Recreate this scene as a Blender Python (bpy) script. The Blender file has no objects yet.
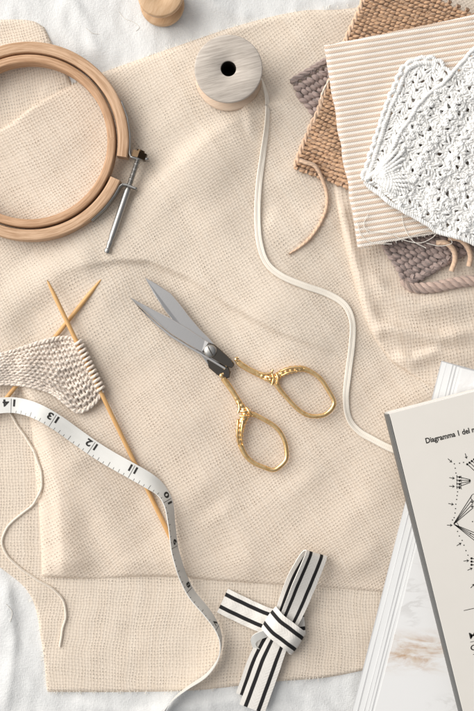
import bpy, math, random
import numpy as np
from mathutils import Vector

random.seed(7)
rng = np.random.default_rng(11)
scene = bpy.context.scene
COL = scene.collection
S = 0.00053            # metres per design unit (one unit = one photo pixel on the table)
CAMH = 1000.0          # lens height above the table in design units
PI = math.pi

# ------------------------------------------------------------------ coordinates
def W(x, y, h):
    """design point: plan position measured at height h -> metres"""
    x = np.asarray(x, float); y = np.asarray(y, float); h = np.asarray(h, float)
    k = (CAMH - h) / CAMH
    return np.stack(np.broadcast_arrays((x - 237.0) * k * S, -(y - 355.5) * k * S, h * S), -1)

class Wob:
    """smooth random field made of a few sinusoids"""
    def __init__(s, lam, n=9, seed=0):
        r = np.random.default_rng(seed)
        a = r.uniform(0, 2 * PI, n); l = lam * r.uniform(0.7, 1.6, n)
        s.kx = 2 * PI / l * np.cos(a); s.ky = 2 * PI / l * np.sin(a)
        s.p = r.uniform(0, 2 * PI, n); s.n = n
    def __call__(s, x, y):
        x = np.asarray(x, float); y = np.asarray(y, float); o = 0
        for i in range(s.n): o = o + np.sin(s.kx[i] * x + s.ky[i] * y + s.p[i])
        return o / math.sqrt(s.n)

def seg_dist(x, y, pts):
    """signed distance (left +) and parameter 0..1 along a polyline"""
    x = np.asarray(x, float); y = np.asarray(y, float)
    best = np.full(np.broadcast(x, y).shape, 1e9); sgn = np.zeros_like(best); par = np.zeros_like(best)
    n = len(pts) - 1
    for i in range(n):
        ax, ay = pts[i]; bx, by = pts[i + 1]
        dx, dy = bx - ax, by - ay; L2 = dx * dx + dy * dy
        t = np.clip(((x - ax) * dx + (y - ay) * dy) / L2, 0, 1)
        ex, ey = x - ax - t * dx, y - ay - t * dy
        d = np.hypot(ex, ey); m = d < best
        best = np.where(m, d, best); sgn = np.where(m, np.sign(dx * ey - dy * ex), sgn); par = np.where(m, (i + t) / n, par)
    return best * np.where(sgn == 0, 1, sgn), par

def sstep(a, b, x):
    t = np.clip((np.asarray(x, float) - a) / (b - a), 0, 1)
    return t * t * (3 - 2 * t)

def catmull(P, n):
    P = np.asarray(P, float)
    if len(P) < 3:
        t = np.linspace(0, 1, n)[:, None]; return P[0] * (1 - t) + P[-1] * t
    d = np.r_[0, np.cumsum(np.maximum(np.linalg.norm(np.diff(P[:, :2], axis=0), axis=1), 1e-3))]
    Q = np.vstack([2 * P[0] - P[1], P, 2 * P[-1] - P[-2]])
    s = np.linspace(0, d[-1], n)
    i = np.clip(np.searchsorted(d, s, 'right') - 1, 0, len(P) - 2)
    t = ((s - d[i]) / (d[i + 1] - d[i]))[:, None]
    p0, p1, p2, p3 = Q[i], Q[i + 1], Q[i + 2], Q[i + 3]
    return 0.5 * (2 * p1 + (p2 - p0) * t + (2 * p0 - 5 * p1 + 4 * p2 - p3) * t ** 2 + (3 * p1 - p0 - 3 * p2 + p3) * t ** 3)

# ------------------------------------------------------------------ heights of the cloths
nz1, nz2, nz3, nzl = Wob(150, 9, 1), Wob(60, 10, 2), Wob(28, 10, 3), Wob(46, 12, 4)
nzl2 = Wob(17, 14, 5)
def ridge(x, y, pts, amp, wl, wr, fade=0.18):
    d, t = seg_dist(x, y, pts)
    f = sstep(0, fade, t) * sstep(0, fade, 1 - t)
    return amp * f * np.exp(-np.where(d > 0, (d / wr) ** 2, (d / wl) ** 2))

def h_linen(x, y):
    h = -3.2 + 0.9 * nzl(x, y) + 0.28 * nzl2(x, y)
    h = h + ridge(x, y, [(60, -20), (85, 20), (100, 62)], 2.2, 6, 9) + ridge(x, y, [(200, -30), (215, 5), (260, 20)], 2.2, 5, 8)
    h = h + ridge(x, y, [(5, 570), (14, 640), (4, 720)], 2.4, 5, 8) + ridge(x, y, [(60, 700), (130, 715), (240, 700), (330, 720)], 1.8, 5, 7)
    h = h + ridge(x, y, [(300, -10), (330, 4), (380, -6)], 2.0, 5, 8) + ridge(x, y, [(300, 690), (330, 712), (345, 740)], 2.0, 6, 6)
    return np.minimum(h, 0.2)
def h_low(x, y):
    return 0.7 + 0.25 * nz2(x, y) + 0.2 * nz3(x, y)
def h_main(x, y):
    h = 5.6 + 2.3 * nz1(x, y) + 0.75 * nz2(x, y) + 0.16 * nz3(x, y)
    h = h + ridge(x, y, [(40, 276), (84, 264), (116, 258), (150, 259), (190, 276), (228, 302), (275, 328), (335, 350), (398, 392)], 6.2, 34, 4.5, 0.35)
    h = h + ridge(x, y, [(185, 200), (225, 235), (268, 272), (330, 318), (385, 382)], 3.4, 22, 16)
    h = h + ridge(x, y, [(110, 228), (165, 182), (212, 140), (265, 102), (335, 108)], 6.5, 12, 40)
    h = h + ridge(x, y, [(240, 112), (285, 104), (335, 128)], 5.2, 6, 20, 0.1)
    h = h + ridge(x, y, [(24, 372), (46, 430), (60, 490), (66, 590)], 7.0, 22, 10, 0.1)
    h = h + ridge(x, y, [(64, 440), (105, 510), (140, 590)], 5.5, 26, 18)
    h = h + ridge(x, y, [(215, 500), (245, 540), (250, 590)], 2.4, 14, 26)
    h = h + ridge(x, y, [(290, 470), (330, 520), (385, 570)], 3.0, 22, 26)
    h = h + ridge(x, y, [(-10, 340), (18, 302), (60, 268), (104, 256)], 4.2, 22, 16)
    h = h + ridge(x, y, [(0, 118), (60, 98), (130, 76), (200, 56)], 2.4, 10, 26)
    h = h + ridge(x, y, [(262, 215), (300, 230), (345, 215)], 3.2, 12, 16)
    near = sstep(30, 4, 590 - y)
    h = h * (1 - 0.45 * near)
    return np.maximum(h, 2.2)
DEDGE = [(330, 140), (334, 190), (343, 236), (356, 288), (371, 332), (392, 362), (432, 386), (520, 410)]
def h_drape(x, y):
    d, t = seg_dist(x, y, DEDGE)
    d = -d                                             # inside is to the right of the edge
    h = 9.2 + 0.5 * nz2(x, y) + 0.3 * nz3(x, y)
    h = h + ridge(x, y, [(372, 322), (400, 330), (440, 338), (490, 330)], 8.0, 6, 10, 0.25)
    h = h + ridge(x, y, [(390, 352), (412, 360), (436, 352), (490, 360)], 5.6, 5, 8, 0.25)
    h = h + ridge(x, y, [(360, 262), (385, 292), (420, 306), (490, 302)], 6.2, 9, 12, 0.25)
    h = h + ridge(x, y, [(338, 200), (352, 250), (366, 300), (384, 342)], 4.2, 7, 9, 0.1)
    return h * 1.0
def h_top(x, y):
    """what a small thing on the cloth rests on"""
    d, t = seg_dist(x, y, DEDGE)
    return np.where(d < -1, h_drape(x, y), h_main(x, y))

# ------------------------------------------------------------------ mesh collector
class MB:
    def __init__(s): s.v = []; s.f = []; s.uv = []; s.n = 0; s.mi = []
    def add(s, V, F, UV=None, mi=0):
        V = np.asarray(V, float).reshape(-1, 3)
        s.v.append(V)
        if isinstance(F, np.ndarray): F = [F]
        elif len(F) and not isinstance(F[0], np.ndarray): F = [np.asarray(f)[None] for f in F]
        for a in F:
            s.f.append(a + s.n); s.mi.append(mi)
        s.uv.append(np.zeros((len(V), 2)) if UV is None else np.asarray(UV, float).reshape(-1, 2))
        s.n += len(V)
    def build(s, name, mats, parent=None, smooth=True, sharp=None, origin=None):
        V = np.concatenate(s.v); UV = np.concatenate(s.uv)
        if origin is not None: off = np.array(origin, float)
        elif parent is not None: off = np.array(parent_loc(parent))
        else:
            mn, mx = V.min(0), V.max(0); off = np.array([(mn[0] + mx[0]) / 2, (mn[1] + mx[1]) / 2, mn[2]])
        me = bpy.data.meshes.new(name)
        loops = np.concatenate([a.ravel() for a in s.f]).astype(np.int32)
        cnt = np.concatenate([np.full(len(a), a.shape[1]) for a in s.f]).astype(np.int32)
        mi = np.concatenate([np.full(len(a), m) for a, m in zip(s.f, s.mi)]).astype(np.int32)
        st = np.r_[0, np.cumsum(cnt)[:-1]].astype(np.int32)
        me.vertices.add(len(V)); me.vertices.foreach_set('co', (V - off).astype(np.float32).ravel())
        me.loops.add(len(loops)); me.loops.foreach_set('vertex_index', loops)
        me.polygons.add(len(cnt)); me.polygons.foreach_set('loop_start', st); me.polygons.foreach_set('loop_total', cnt)
        me.polygons.foreach_set('material_index', mi)
        me.polygons.foreach_set('use_smooth', np.full(len(cnt), bool(smooth)))
        ul = me.uv_layers.new(name='UVMap'); ul.data.foreach_set('uv', UV[loops].astype(np.float32).ravel())
        me.update(calc_edges=True); me.validate()
        for m in (mats if isinstance(mats, (list, tuple)) else [mats]): me.materials.append(m)
        if sharp is not None: me.set_sharp_from_angle(angle=math.radians(sharp))
        o = bpy.data.objects.new(name, me); COL.objects.link(o)
        if parent is not None: o.parent = parent; 
        o.location = tuple(off - np.array(parent_loc(parent))) if parent is not None else tuple(off)
        return o
def parent_loc(p):
    l = Vector((0, 0, 0))
    while p is not None: l = l + p.location; p = p.parent
    return tuple(l)
def thing(name, label, cat, x, y, h, group=None):
    o = bpy.data.objects.new(name, None); COL.objects.link(o)
    o.location = tuple(W(x, y, h)); o.empty_display_size = 0.005
    o['label'] = label; o['category'] = cat
    if group: o['group'] = group
    return o
def tag(o, label, cat, group=None, kind=None):
    if label: o['label'] = label
    if cat: o['category'] = cat
    if group: o['group'] = group
    if kind: o['kind'] = kind
    return o

def grid_faces(nu, nv, cu=False, cv=False):
    iu = np.arange(nu if cu else nu - 1); iv = np.arange(nv if cv else nv - 1)
    a, b = np.meshgrid(iu, iv, indexing='ij'); a2 = (a + 1) % nu; b2 = (b + 1) % nv
    return np.stack([a * nv + b, a2 * nv + b, a2 * nv + b2, a * nv + b2], -1).reshape(-1, 4)

def tube(mb, P, r, seg=8, closed=False, flat=1.0, up=None, caps=True, mi=0, u0=0.0):
    """swept tube through metres points P with radii r (metres)"""
    P = np.asarray(P, float); n = len(P); r = np.broadcast_to(np.asarray(r, float), (n,))
    T = (np.roll(P, -1, 0) - np.roll(P, 1, 0)) if closed else np.gradient(P, axis=0)
    T /= np.maximum(np.linalg.norm(T, axis=1, keepdims=True), 1e-12)
    N = np.zeros_like(P)
    if up is not None:
        N = np.asarray(up, float)[None] - T * (T @ np.asarray(up, float))[:, None]
    else:
        a = np.array([0, 0, 1.0]) if abs(T[0, 2]) < 0.8 else np.array([1.0, 0, 0])
        N[0] = a - T[0] * (a @ T[0]); N[0] /= np.linalg.norm(N[0])
        for i in range(1, n):
            b = N[i - 1] - T[i] * (N[i - 1] @ T[i]); l = np.linalg.norm(b)
            N[i] = b / l if l > 1e-9 else N[i - 1]
    N /= np.maximum(np.linalg.norm(N, axis=1, keepdims=True), 1e-12)
    B = np.cross(T, N)
    th = np.arange(seg) / seg * 2 * PI
    V = P[:, None] + r[:, None, None] * (flat * np.cos(th)[None, :, None] * N[:, None] + np.sin(th)[None, :, None] * B[:, None])
    L = np.r_[0, np.cumsum(np.linalg.norm(np.diff(P, axis=0), axis=1))] / S + u0
    UV = np.stack(np.broadcast_arrays(L[:, None], (th / (2 * PI))[None]), -1)
    F = [grid_faces(n, seg, closed, True)]
    if caps and not closed:
        F += [np.arange(seg)[None, ::-1], ((n - 1) * seg + np.arange(seg))[None]]
    mb.add(V, F, UV, mi)

def strip(mb, P, side, thick, nw=6, mi=0, bulge=0.0):
    """band: centre points P (metres), half width vectors side (metres), thickness (metres)"""
    P = np.asarray(P, float); side = np.asarray(side, float); n = len(P)
    T = np.gradient(P, axis=0); N = np.cross(T, side); N /= np.maximum(np.linalg.norm(N, axis=1, keepdims=True), 1e-12)
    w = np.linspace(-1, 1, nw)
    L = np.r_[0, np.cumsum(np.linalg.norm(np.diff(P, axis=0), axis=1))] / S
    top = P[:, None] + side[:, None] * w[None, :, None] + N[:, None] * (thick / 2 + bulge * (1 - w ** 2))[None, :, None]
    bot = P[:, None] + side[:, None] * w[None, ::-1, None] - N[:, None] * (thick / 2 - bulge * (1 - w ** 2))[None, :, None]
    V = np.concatenate([top, bot], 1)
    wv = np.r_[(w + 1) / 2, (w[::-1] + 1) / 2]
    UV = np.stack(np.broadcast_arrays(L[:, None], wv[None]), -1)
    F = [grid_faces(n, 2 * nw, False, True), np.arange(2 * nw)[None], ((n - 1) * 2 * nw + np.arange(2 * nw))[None, ::-1]]
    mb.add(V, F, UV, mi)

def lathe(mb, cx, cy, prof, seg=72, a0=0, a1=2 * PI, mi=0, c0=False, tilt=None):
    """revolve closed profile [(r,h)...] (design units) about (cx,cy); plan circle at true scale"""
    prof = np.asarray(prof, float); full = abs(a1 - a0 - 2 * PI) < 1e-6
    n = seg if full else seg + 1
    a = a0 + (a1 - a0) * np.arange(n) / seg
    c = W(cx, cy, prof[:, 1].mean()) if tilt is None else tilt
    X = c[0] + S * prof[None, :, 0] * np.cos(a)[:, None]
    Y = c[1] - S * prof[None, :, 0] * np.sin(a)[:, None]
    Z = np.broadcast_to(S * prof[None, :, 1], X.shape)
    m = len(prof)
    per = np.r_[0, np.cumsum(np.hypot(*np.diff(prof, axis=0).T))]
    UV = np.stack(np.broadcast_arrays((a * prof[:, 0].mean())[:, None], per[None]), -1)
    F = [grid_faces(n, m, full, c0)]
    if not full: F += [np.arange(m)[None], ((n - 1) * m + np.arange(m))[None, ::-1]]
    mb.add(np.stack([X, Y, Z], -1), F, UV, mi)

def rrect(r0, r1, h0, h1, b, k=4):
    """rounded rectangle profile, closed"""
    out = []
    for (cx, cy, s) in ((r1 - b, h1 - b, 0), (r0 + b, h1 - b, 1), (r0 + b, h0 + b, 2), (r1 - b, h0 + b, 3)):
        for i in range(k + 1):
            t = (s + i / k) * PI / 2; out.append((cx + b * math.cos(t), cy + b * math.sin(t)))
    return out

def poly_inset(P, d):
    P = np.asarray(P, float); n = len(P)
    A = 0.5 * np.sum(P[:, 0] * np.roll(P[:, 1], -1) - np.roll(P[:, 0], -1) * P[:, 1]); s = 1 if A > 0 else -1
    out = []
    for i in range(n):
        a, b, c = P[i - 1], P[i], P[(i + 1) % n]
        e1 = (b - a) / max(np.linalg.norm(b - a), 1e-9); e2 = (c - b) / max(np.linalg.norm(c - b), 1e-9)
        n1 = s * np.array([-e1[1], e1[0]]); n2 = s * np.array([-e2[1], e2[0]])
        m = n1 + n2; l = m @ m
        out.append(b + d * m * min(2 / l if l > 0.2 else 4, 3))
    return np.array(out)
def prism(mb, P, h0, h1, ch=0.6, mi=0):
    """extruded plan outline (design units) with a chamfered top edge"""
    P = np.asarray(P, float); n = len(P); Q = poly_inset(P, ch)
    h0 = np.broadcast_to(np.asarray(h0, float), (n,)); h1 = np.broadcast_to(np.asarray(h1, float), (n,))
    V = np.concatenate([W(P[:, 0], P[:, 1], h0), W(P[:, 0], P[:, 1], h1 - ch), W(Q[:, 0], Q[:, 1], h1)])
    F = [grid_faces(3, n, False, True), np.arange(n)[None], (2 * n + np.arange(n))[None, ::-1]]
    UV = np.concatenate([P, P, Q])
    mb.add(V, F, UV, mi)

def coons(left, right, top, bottom, nu, nv, refine=True):
    """surface points between four boundary polylines; left/right run top->bottom, top/bottom run left->right"""
    def sp(n):
        t = np.linspace(0, 1, n)
        return t if not refine else t
    u = sp(nu); v = sp(nv)
    Lc = catmull(left, nv); Rc = catmull(right, nv); Tc = catmull(top, nu); Bc = catmull(bottom, nu)
    U = u[:, None, None]; V_ = v[None, :, None]
    P = (1 - U) * Lc[None] + U * Rc[None] + (1 - V_) * Tc[:, None] + V_ * Bc[:, None]
    P -= (1 - U) * (1 - V_) * Tc[0] + U * (1 - V_) * Tc[-1] + (1 - U) * V_ * Bc[0] + U * V_ * Bc[-1]
    return P

# ------------------------------------------------------------------ node helper
class E:
    """tiny expression builder over Math nodes"""
    nt = None
    def __init__(s, sock): s.s = sock
    @staticmethod
    def op(o, *a):
        n = E.nt.nodes.new('ShaderNodeMath'); n.operation = o
        for i, x in enumerate(a):
            if isinstance(x, E): E.nt.links.new(x.s, n.inputs[i])
            else: n.inputs[i].default_value = float(x)
        return E(n.outputs[0])
    def __add__(s, o): return E.op('ADD', s, o)
    __radd__ = __add__
    def __sub__(s, o): return E.op('SUBTRACT', s, o)
    def __rsub__(s, o): return E.op('SUBTRACT', o, s)
    def __mul__(s, o): return E.op('MULTIPLY', s, o)
    __rmul__ = __mul__
    def __truediv__(s, o): return E.op('DIVIDE', s, o)
    def floor(s): return E.op('FLOOR', s)
    def fract(s): return E.op('FRACT', s)
    def abs(s): return E.op('ABSOLUTE', s)
    def sin(s): return E.op('SINE', s)
    def cos(s): return E.op('COSINE', s)
    def max(s, o): return E.op('MAXIMUM', s, o)
    def min(s, o): return E.op('MINIMUM', s, o)
    def sqrt(s): return E.op('SQRT', s)
    def lt(s, o): return E.op('LESS_THAN', s, o)
    def gt(s, o): return E.op('GREATER_THAN', s, o)
    def step(s, a, b):
        n = E.nt.nodes.new('ShaderNodeMapRange'); n.interpolation_type = 'SMOOTHSTEP'
        E.nt.links.new(s.s, n.inputs[0])
        for i, x in ((1, a), (2, b)):
            if isinstance(x, E): E.nt.links.new(x.s, n.inputs[i])
            else: n.inputs[i].default_value = x
        n.inputs[3].default_value = 0; n.inputs[4].default_value = 1
        return E(n.outputs[0])
def vec(a, b, c=0.0):
    n = E.nt.nodes.new('ShaderNodeCombineXYZ')
    for i, x in enumerate((a, b, c)):
        if isinstance(x, E): E.nt.links.new(x.s, n.inputs[i])
        else: n.inputs[i].default_value = float(x)
    return n.outputs[0]
def noise(v, scale=1.0, detail=2.0, rough=0.5, dist=0.0):
    n = E.nt.nodes.new('ShaderNodeTexNoise'); n.inputs['Scale'].default_value = scale
    n.inputs['Detail'].default_value = detail; n.inputs['Roughness'].default_value = rough; n.inputs['Distortion'].default_value = dist
    if v is not None: E.nt.links.new(v, n.inputs['Vector'])
    return E(n.outputs['Fac'])
def white(v):
    n = E.nt.nodes.new('ShaderNodeTexWhiteNoise'); n.noise_dimensions = '3D'; E.nt.links.new(v, n.inputs['Vector'])
    return E(n.outputs['Value'])
def uvs():
    n = E.nt.nodes.new('ShaderNodeUVMap'); n.uv_map = 'UVMap'
    s = E.nt.nodes.new('ShaderNodeSeparateXYZ'); E.nt.links.new(n.outputs[0], s.inputs[0])
    return E(s.outputs[0]), E(s.outputs[1])
def objco():
    """object coordinates in design units"""
    n = E.nt.nodes.new('ShaderNodeTexCoord'); m = E.nt.nodes.new('ShaderNodeVectorMath'); m.operation = 'SCALE'
    E.nt.links.new(n.outputs['Object'], m.inputs[0]); m.inputs['Scale'].default_value = 1 / S
    return m.outputs[0]
def mixc(f, a, b):
    n = E.nt.nodes.new('ShaderNodeMix'); n.data_type = 'RGBA'
    if isinstance(f, E): E.nt.links.new(f.s, n.inputs[0])
    else: n.inputs[0].default_value = f
    for i, x in ((6, a), (7, b)):
        if isinstance(x, tuple): n.inputs[i].default_value = (*x, 1)
        else: E.nt.links.new(x, n.inputs[i])
    return n.outputs[2]
def bump(h, dist=1.0, strength=1.0):
    n = E.nt.nodes.new('ShaderNodeBump'); n.inputs['Distance'].default_value = dist * S; n.inputs['Strength'].default_value = strength
    E.nt.links.new(h.s, n.inputs['Height']); return n.outputs[0]
def mat(name):
    m = bpy.data.materials.new(name); m.use_nodes = True; E.nt = m.node_tree
    return m, m.node_tree.nodes['Principled BSDF']
def setp(p, col=None, rough=None, metal=None, nrm=None, spec=None, sheen=None, trans=None):
    for k, x in (('Base Color', col), ('Roughness', rough), ('Metallic', metal), ('Normal', nrm), ('Specular IOR Level', spec), ('Sheen Weight', sheen)):
        if x is None: continue
        if isinstance(x, tuple): p.inputs[k].default_value = (*x, 1)
        elif isinstance(x, E): E.nt.links.new(x.s, p.inputs[k])
        elif isinstance(x, (int, float)): p.inputs[k].default_value = x
        else: E.nt.links.new(x, p.inputs[k])

def gauze_mat(name, c1, c2, width=0.36, transl=0.25):
    m, p = mat(name); nt = m.node_tree
    u, v = uvs()
    w0 = vec(u, v)
    u2 = u + (noise(w0, 0.09, 2) - 0.5) * 2.2 + (noise(w0, 0.55, 1) - 0.5) * 0.5
    v2 = v + (noise(vec(v + 31.0, u), 0.09, 2) - 0.5) * 2.2 + (noise(vec(v, u + 57.0), 0.55, 1) - 0.5) * 0.5
    iu, iv, fu, fv = u2.floor(), v2.floor(), u2.fract(), v2.fract()
    wu = white(vec(iu, 3.0, 1.0)) * 0.14 + noise(vec(iu * 3.3, v * 0.07), 1.0, 1).step(0.62, 0.74) * 0.10 + noise(vec(iu * 7.13, v * 0.35), 1.0, 2) * 0.26 + (width - 0.19)
    wv = white(vec(iv, 9.0, 5.0)) * 0.14 + noise(vec(iv * 4.1, u * 0.07), 1.0, 1).step(0.62, 0.74) * 0.10 + noise(vec(iv * 5.71 + 90.0, u * 0.35), 1.0, 2) * 0.26 + (width - 0.19)
    du, dv = (fu - 0.5).abs(), (fv - 0.5).abs()
    def prof(d, w):
        t = (d / w).min(1.0); return (1.0 - t * t).sqrt()
    pu, pv = prof(du, wu), prof(dv, wv)
    mu, mv = 1.0 - du.step(wu - 0.07, wu + 0.05), 1.0 - dv.step(wv - 0.07, wv + 0.05)
    su = 1.0 - 2.0 * E.op('FLOORED_MODULO', iu, 2.0); sv = 1.0 - 2.0 * E.op('FLOORED_MODULO', iv, 2.0)
    hu = pu * 0.7 + su * ((v2 - 0.5) * PI).cos() * 0.55
    hv = pv * 0.7 - sv * ((u2 - 0.5) * PI).cos() * 0.55
    hh = (hu * mu + (mu - 1.0) * 1.5).max(hv * mv + (mv - 1.0) * 1.5)
    fz = noise(w0, 6.0, 3, 0.7)
    hh = hh + (fz - 0.5) * 0.5
    alpha = mu.max(mv)
    tint = white(vec(iu, iv * 0.0, 7.0)) * 0.5 + white(vec(iv, iv * 0.0, 17.0)) * 0.2 + noise(w0, 0.6, 3) * 0.5
    col = mixc(tint.min(1.0), c1, c2)
    nb = bump(hh, 0.45, 0.75)
    setp(p, col, 0.9, 0, nb, 0.12)
    tr = nt.nodes.new('ShaderNodeBsdfTranslucent'); nt.links.new(col, tr.inputs[0]); nt.links.new(nb, tr.inputs[1])
    mx = nt.nodes.new('ShaderNodeMixShader'); mx.inputs[0].default_value = transl
    nt.links.new(p.outputs[0], mx.inputs[1]); nt.links.new(tr.outputs[0], mx.inputs[2])
    tp = nt.nodes.new('ShaderNodeBsdfTransparent'); m2 = nt.nodes.new('ShaderNodeMixShader')
    nt.links.new(alpha.s, m2.inputs[0]); nt.links.new(tp.outputs[0], m2.inputs[1]); nt.links.new(mx.outputs[0], m2.inputs[2])
    nt.links.new(m2.outputs[0], nt.nodes['Material Output'].inputs[0])
    return m

def linen_mat(name, c1, c2):
    m, p = mat(name); u, v = uvs(); w = vec(u, v)
    n1 = noise(vec(u * 0.25, v * 1.6), 1.0, 3); n2 = noise(vec(u * 1.6, v * 0.25), 1.0, 3)
    h = n1 + n2 + noise(w, 0.35, 3) * 1.2
    setp(p, mixc(noise(w, 0.02, 3), c1, c2), 0.85, 0, bump(h, 0.55, 0.7), 0.15)
    return m
def yarn_mat(name, c1, c2, plies=3, pitch=6.0, depth=0.5, fuzz=0.5):
    m, p = mat(name); u, v = uvs()
    ph = (v * plies + u / pitch).fract()
    b = ((ph - 0.5).abs() * -2.0 + 1.0)
    b = (b * 1.0).sqrt()
    fz = noise(vec(u * 0.8, v * 9.0), 1.6, 4, 0.7)
    h = b * depth + (fz - 0.5) * fuzz
    t = noise(objco(), 0.10, 3) * 0.7 + fz * 0.5 - 0.1
    setp(p, mixc(t.min(1.0).max(0.0), c1, c2), 0.95, 0, bump(h, 1.1, 0.85), 0.06, 0.35)
    return m
def wood_mat(name, c1, c2, along=0.02, across=0.5, mode='uv', rough=0.55, dir=0.0, fine=1.0, contrast=1.0):
    m, p = mat(name)
    if mode == 'uv':
        u, v = uvs()
    else:
        s = E.nt.nodes.new('ShaderNodeSeparateXYZ'); E.nt.links.new(objco(), s.inputs[0])
        x, y = E(s.outputs[0]), E(s.outputs[1])
        u = x * math.cos(dir) + y * math.sin(dir); v = y * math.cos(dir) - x * math.sin(dir) + E(s.outputs[2]) * 0.7
    q = vec(u * along, v * across)
    g = noise(q, 1.0, 4, 0.6, 0.6)
    g2 = noise(vec(u * along * 3, v * across * 5), 1.0, 3, 0.6)
    bl_ = noise(vec(u * 0.02, v * 0.06), 1.0, 3, 0.6) - 0.5
    t = (bl_ * 0.9 * contrast + (g - 0.5) * 2.2 * contrast + (g2 - 0.5) * 1.3 * contrast + 0.5).max(0.0).min(1.0)
    setp(p, mixc(t, c1, c2), rough, 0, bump(g2 * 0.6 + g * 0.4, 0.35 * fine, 0.6), 0.3)
    return m
def metal_mat(name, c, rough, brushed=0.0, bscale=1.0, dark=None):
    m, p = mat(name); o = objco()
    n = noise(o, 0.35 * bscale, 4, 0.65)
    r = n * 0.22 + (rough - 0.11)
    col = c if dark is None else mixc(noise(o, 0.22 * bscale, 4, 0.7).step(0.42, 0.68), c, dark)
    setp(p, col, r, 1.0, bump(n, 0.15 + brushed, 0.35) if brushed >= 0 else None)
    return m
def plain_mat(name, c, rough=0.6, spec=0.3, var=0.06, bmp=0.1, sc=0.3):
    m, p = mat(name); o = objco(); n = noise(o, sc, 4, 0.6)
    c2 = tuple(x * (1 - var * 2) for x in c)
    setp(p, mixc(n, c, c2), rough, 0, bump(noise(o, 1.5, 3), bmp, 0.5), spec)
    return m

# ------------------------------------------------------------------ materials
M = {}
M['gauze'] = gauze_mat('cream_gauze', (0.925, 0.822, 0.708), (0.885, 0.765, 0.64), 0.435, 0.3)
M['linen'] = linen_mat('white_linen', (0.72, 0.72, 0.715), (0.67, 0.675, 0.67))
M['hoop'] = wood_mat('hoop_beech', (0.64, 0.43, 0.28), (0.40, 0.235, 0.13), 0.03, 0.55, rough=0.5, contrast=1.5)
M['hoop_in'] = wood_mat('hoop_beech_inner', (0.59, 0.37, 0.225), (0.38, 0.21, 0.11), 0.03, 0.55, rough=0.5, contrast=1.5)
M['greywood'] = wood_mat('whitewashed_wood', (0.60, 0.54, 0.48), (0.36, 0.315, 0.275), 0.03, 0.6, 'obj', 0.7, 0.24, 1.0, 1.1)
M['tanwood'] = wood_mat('honey_wood', (0.62, 0.43, 0.27), (0.48, 0.30, 0.165), 0.05, 0.25, 'obj', 0.5, 1.1)
M['rawwood'] = wood_mat('raw_wood', (0.76, 0.61, 0.48), (0.62, 0.46, 0.34), 0.025, 0.33, 'obj', 0.7, 0.24)
M['bamboo'] = wood_mat('bamboo', (0.70, 0.43, 0.19), (0.56, 0.31, 0.12), 0.02, 0.6, rough=0.42)
M['steel'] = metal_mat('dull_steel', (0.40, 0.39, 0.375), 0.42, -1)
def _blade():
    m, p = mat('ground_blade_steel'); u, v = uvs(); a = math.radians(38)
    al = u * math.cos(a) + v * math.sin(a); ac = v * math.cos(a) - u * math.sin(a)
    g = noise(vec(al * 2.2, ac * 0.08), 1.0, 4, 0.7)
    sc = noise(vec(al * 0.1 + ac * 0.6, ac * 3.0), 1.0, 3, 0.6).step(0.66, 0.74)
    setp(p, mixc(g, (0.72, 0.70, 0.68), (0.54, 0.53, 0.53)), g * 0.16 + sc * 0.1 + 0.22, 1.0, bump(g + sc * 0.3, 0.10, 0.3))
    return m
M['blade'] = _blade()
M['tang'] = metal_mat('dark_polished_steel', (0.13, 0.115, 0.10), 0.2, -1)
M['gold'] = metal_mat('antique_gold', (0.97, 0.68, 0.35), 0.22, 0.0, 1.2, (0.80, 0.49, 0.19))
M['bronze'] = metal_mat('bronze_nut', (0.075, 0.05, 0.03), 0.4, -1)
M['caramel'] = yarn_mat('caramel_yarn', (0.655, 0.42, 0.265), (0.50, 0.30, 0.17), 3, 5.0, 0.6, 0.8)
M['peach'] = yarn_mat('peach_yarn', (0.80, 0.58, 0.42), (0.70, 0.47, 0.32), 3, 5.0, 0.5)
M['taupe'] = yarn_mat('taupe_yarn', (0.45, 0.35, 0.315), (0.33, 0.245, 0.22), 4, 7.0, 0.8, 0.9)
M['taupe_pale'] = yarn_mat('pale_taupe_yarn', (0.60, 0.46, 0.39), (0.44, 0.32, 0.27), 3, 14.0, 1.0)
M['cream'] = yarn_mat('cream_yarn', (0.88, 0.785, 0.69), (0.79, 0.675, 0.58), 3, 4.0, 0.4)
M['creamstrand'] = yarn_mat('cream_strand', (0.90, 0.81, 0.70), (0.82, 0.71, 0.59), 3, 4.0, 0.35)
M['white_yarn'] = yarn_mat('white_cotton', (0.94, 0.93, 0.905), (0.90, 0.885, 0.86), 3, 4.0, 0.22, 0.3)
def _glow(m, f):
    """thin cotton lets light through"""
    nt = m.node_tree; p = nt.nodes['Principled BSDF']; tr = nt.nodes.new('ShaderNodeBsdfTranslucent'); mx = nt.nodes.new('ShaderNodeMixShader')
    nt.links.new(p.inputs['Base Color'].links[0].from_socket, tr.inputs[0]); mx.inputs[0].default_value = f
    nt.links.new(p.outputs[0], mx.inputs[1]); nt.links.new(tr.outputs[0], mx.inputs[2]); nt.links.new(mx.outputs[0], nt.nodes['Material Output'].inputs[0])

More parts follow.
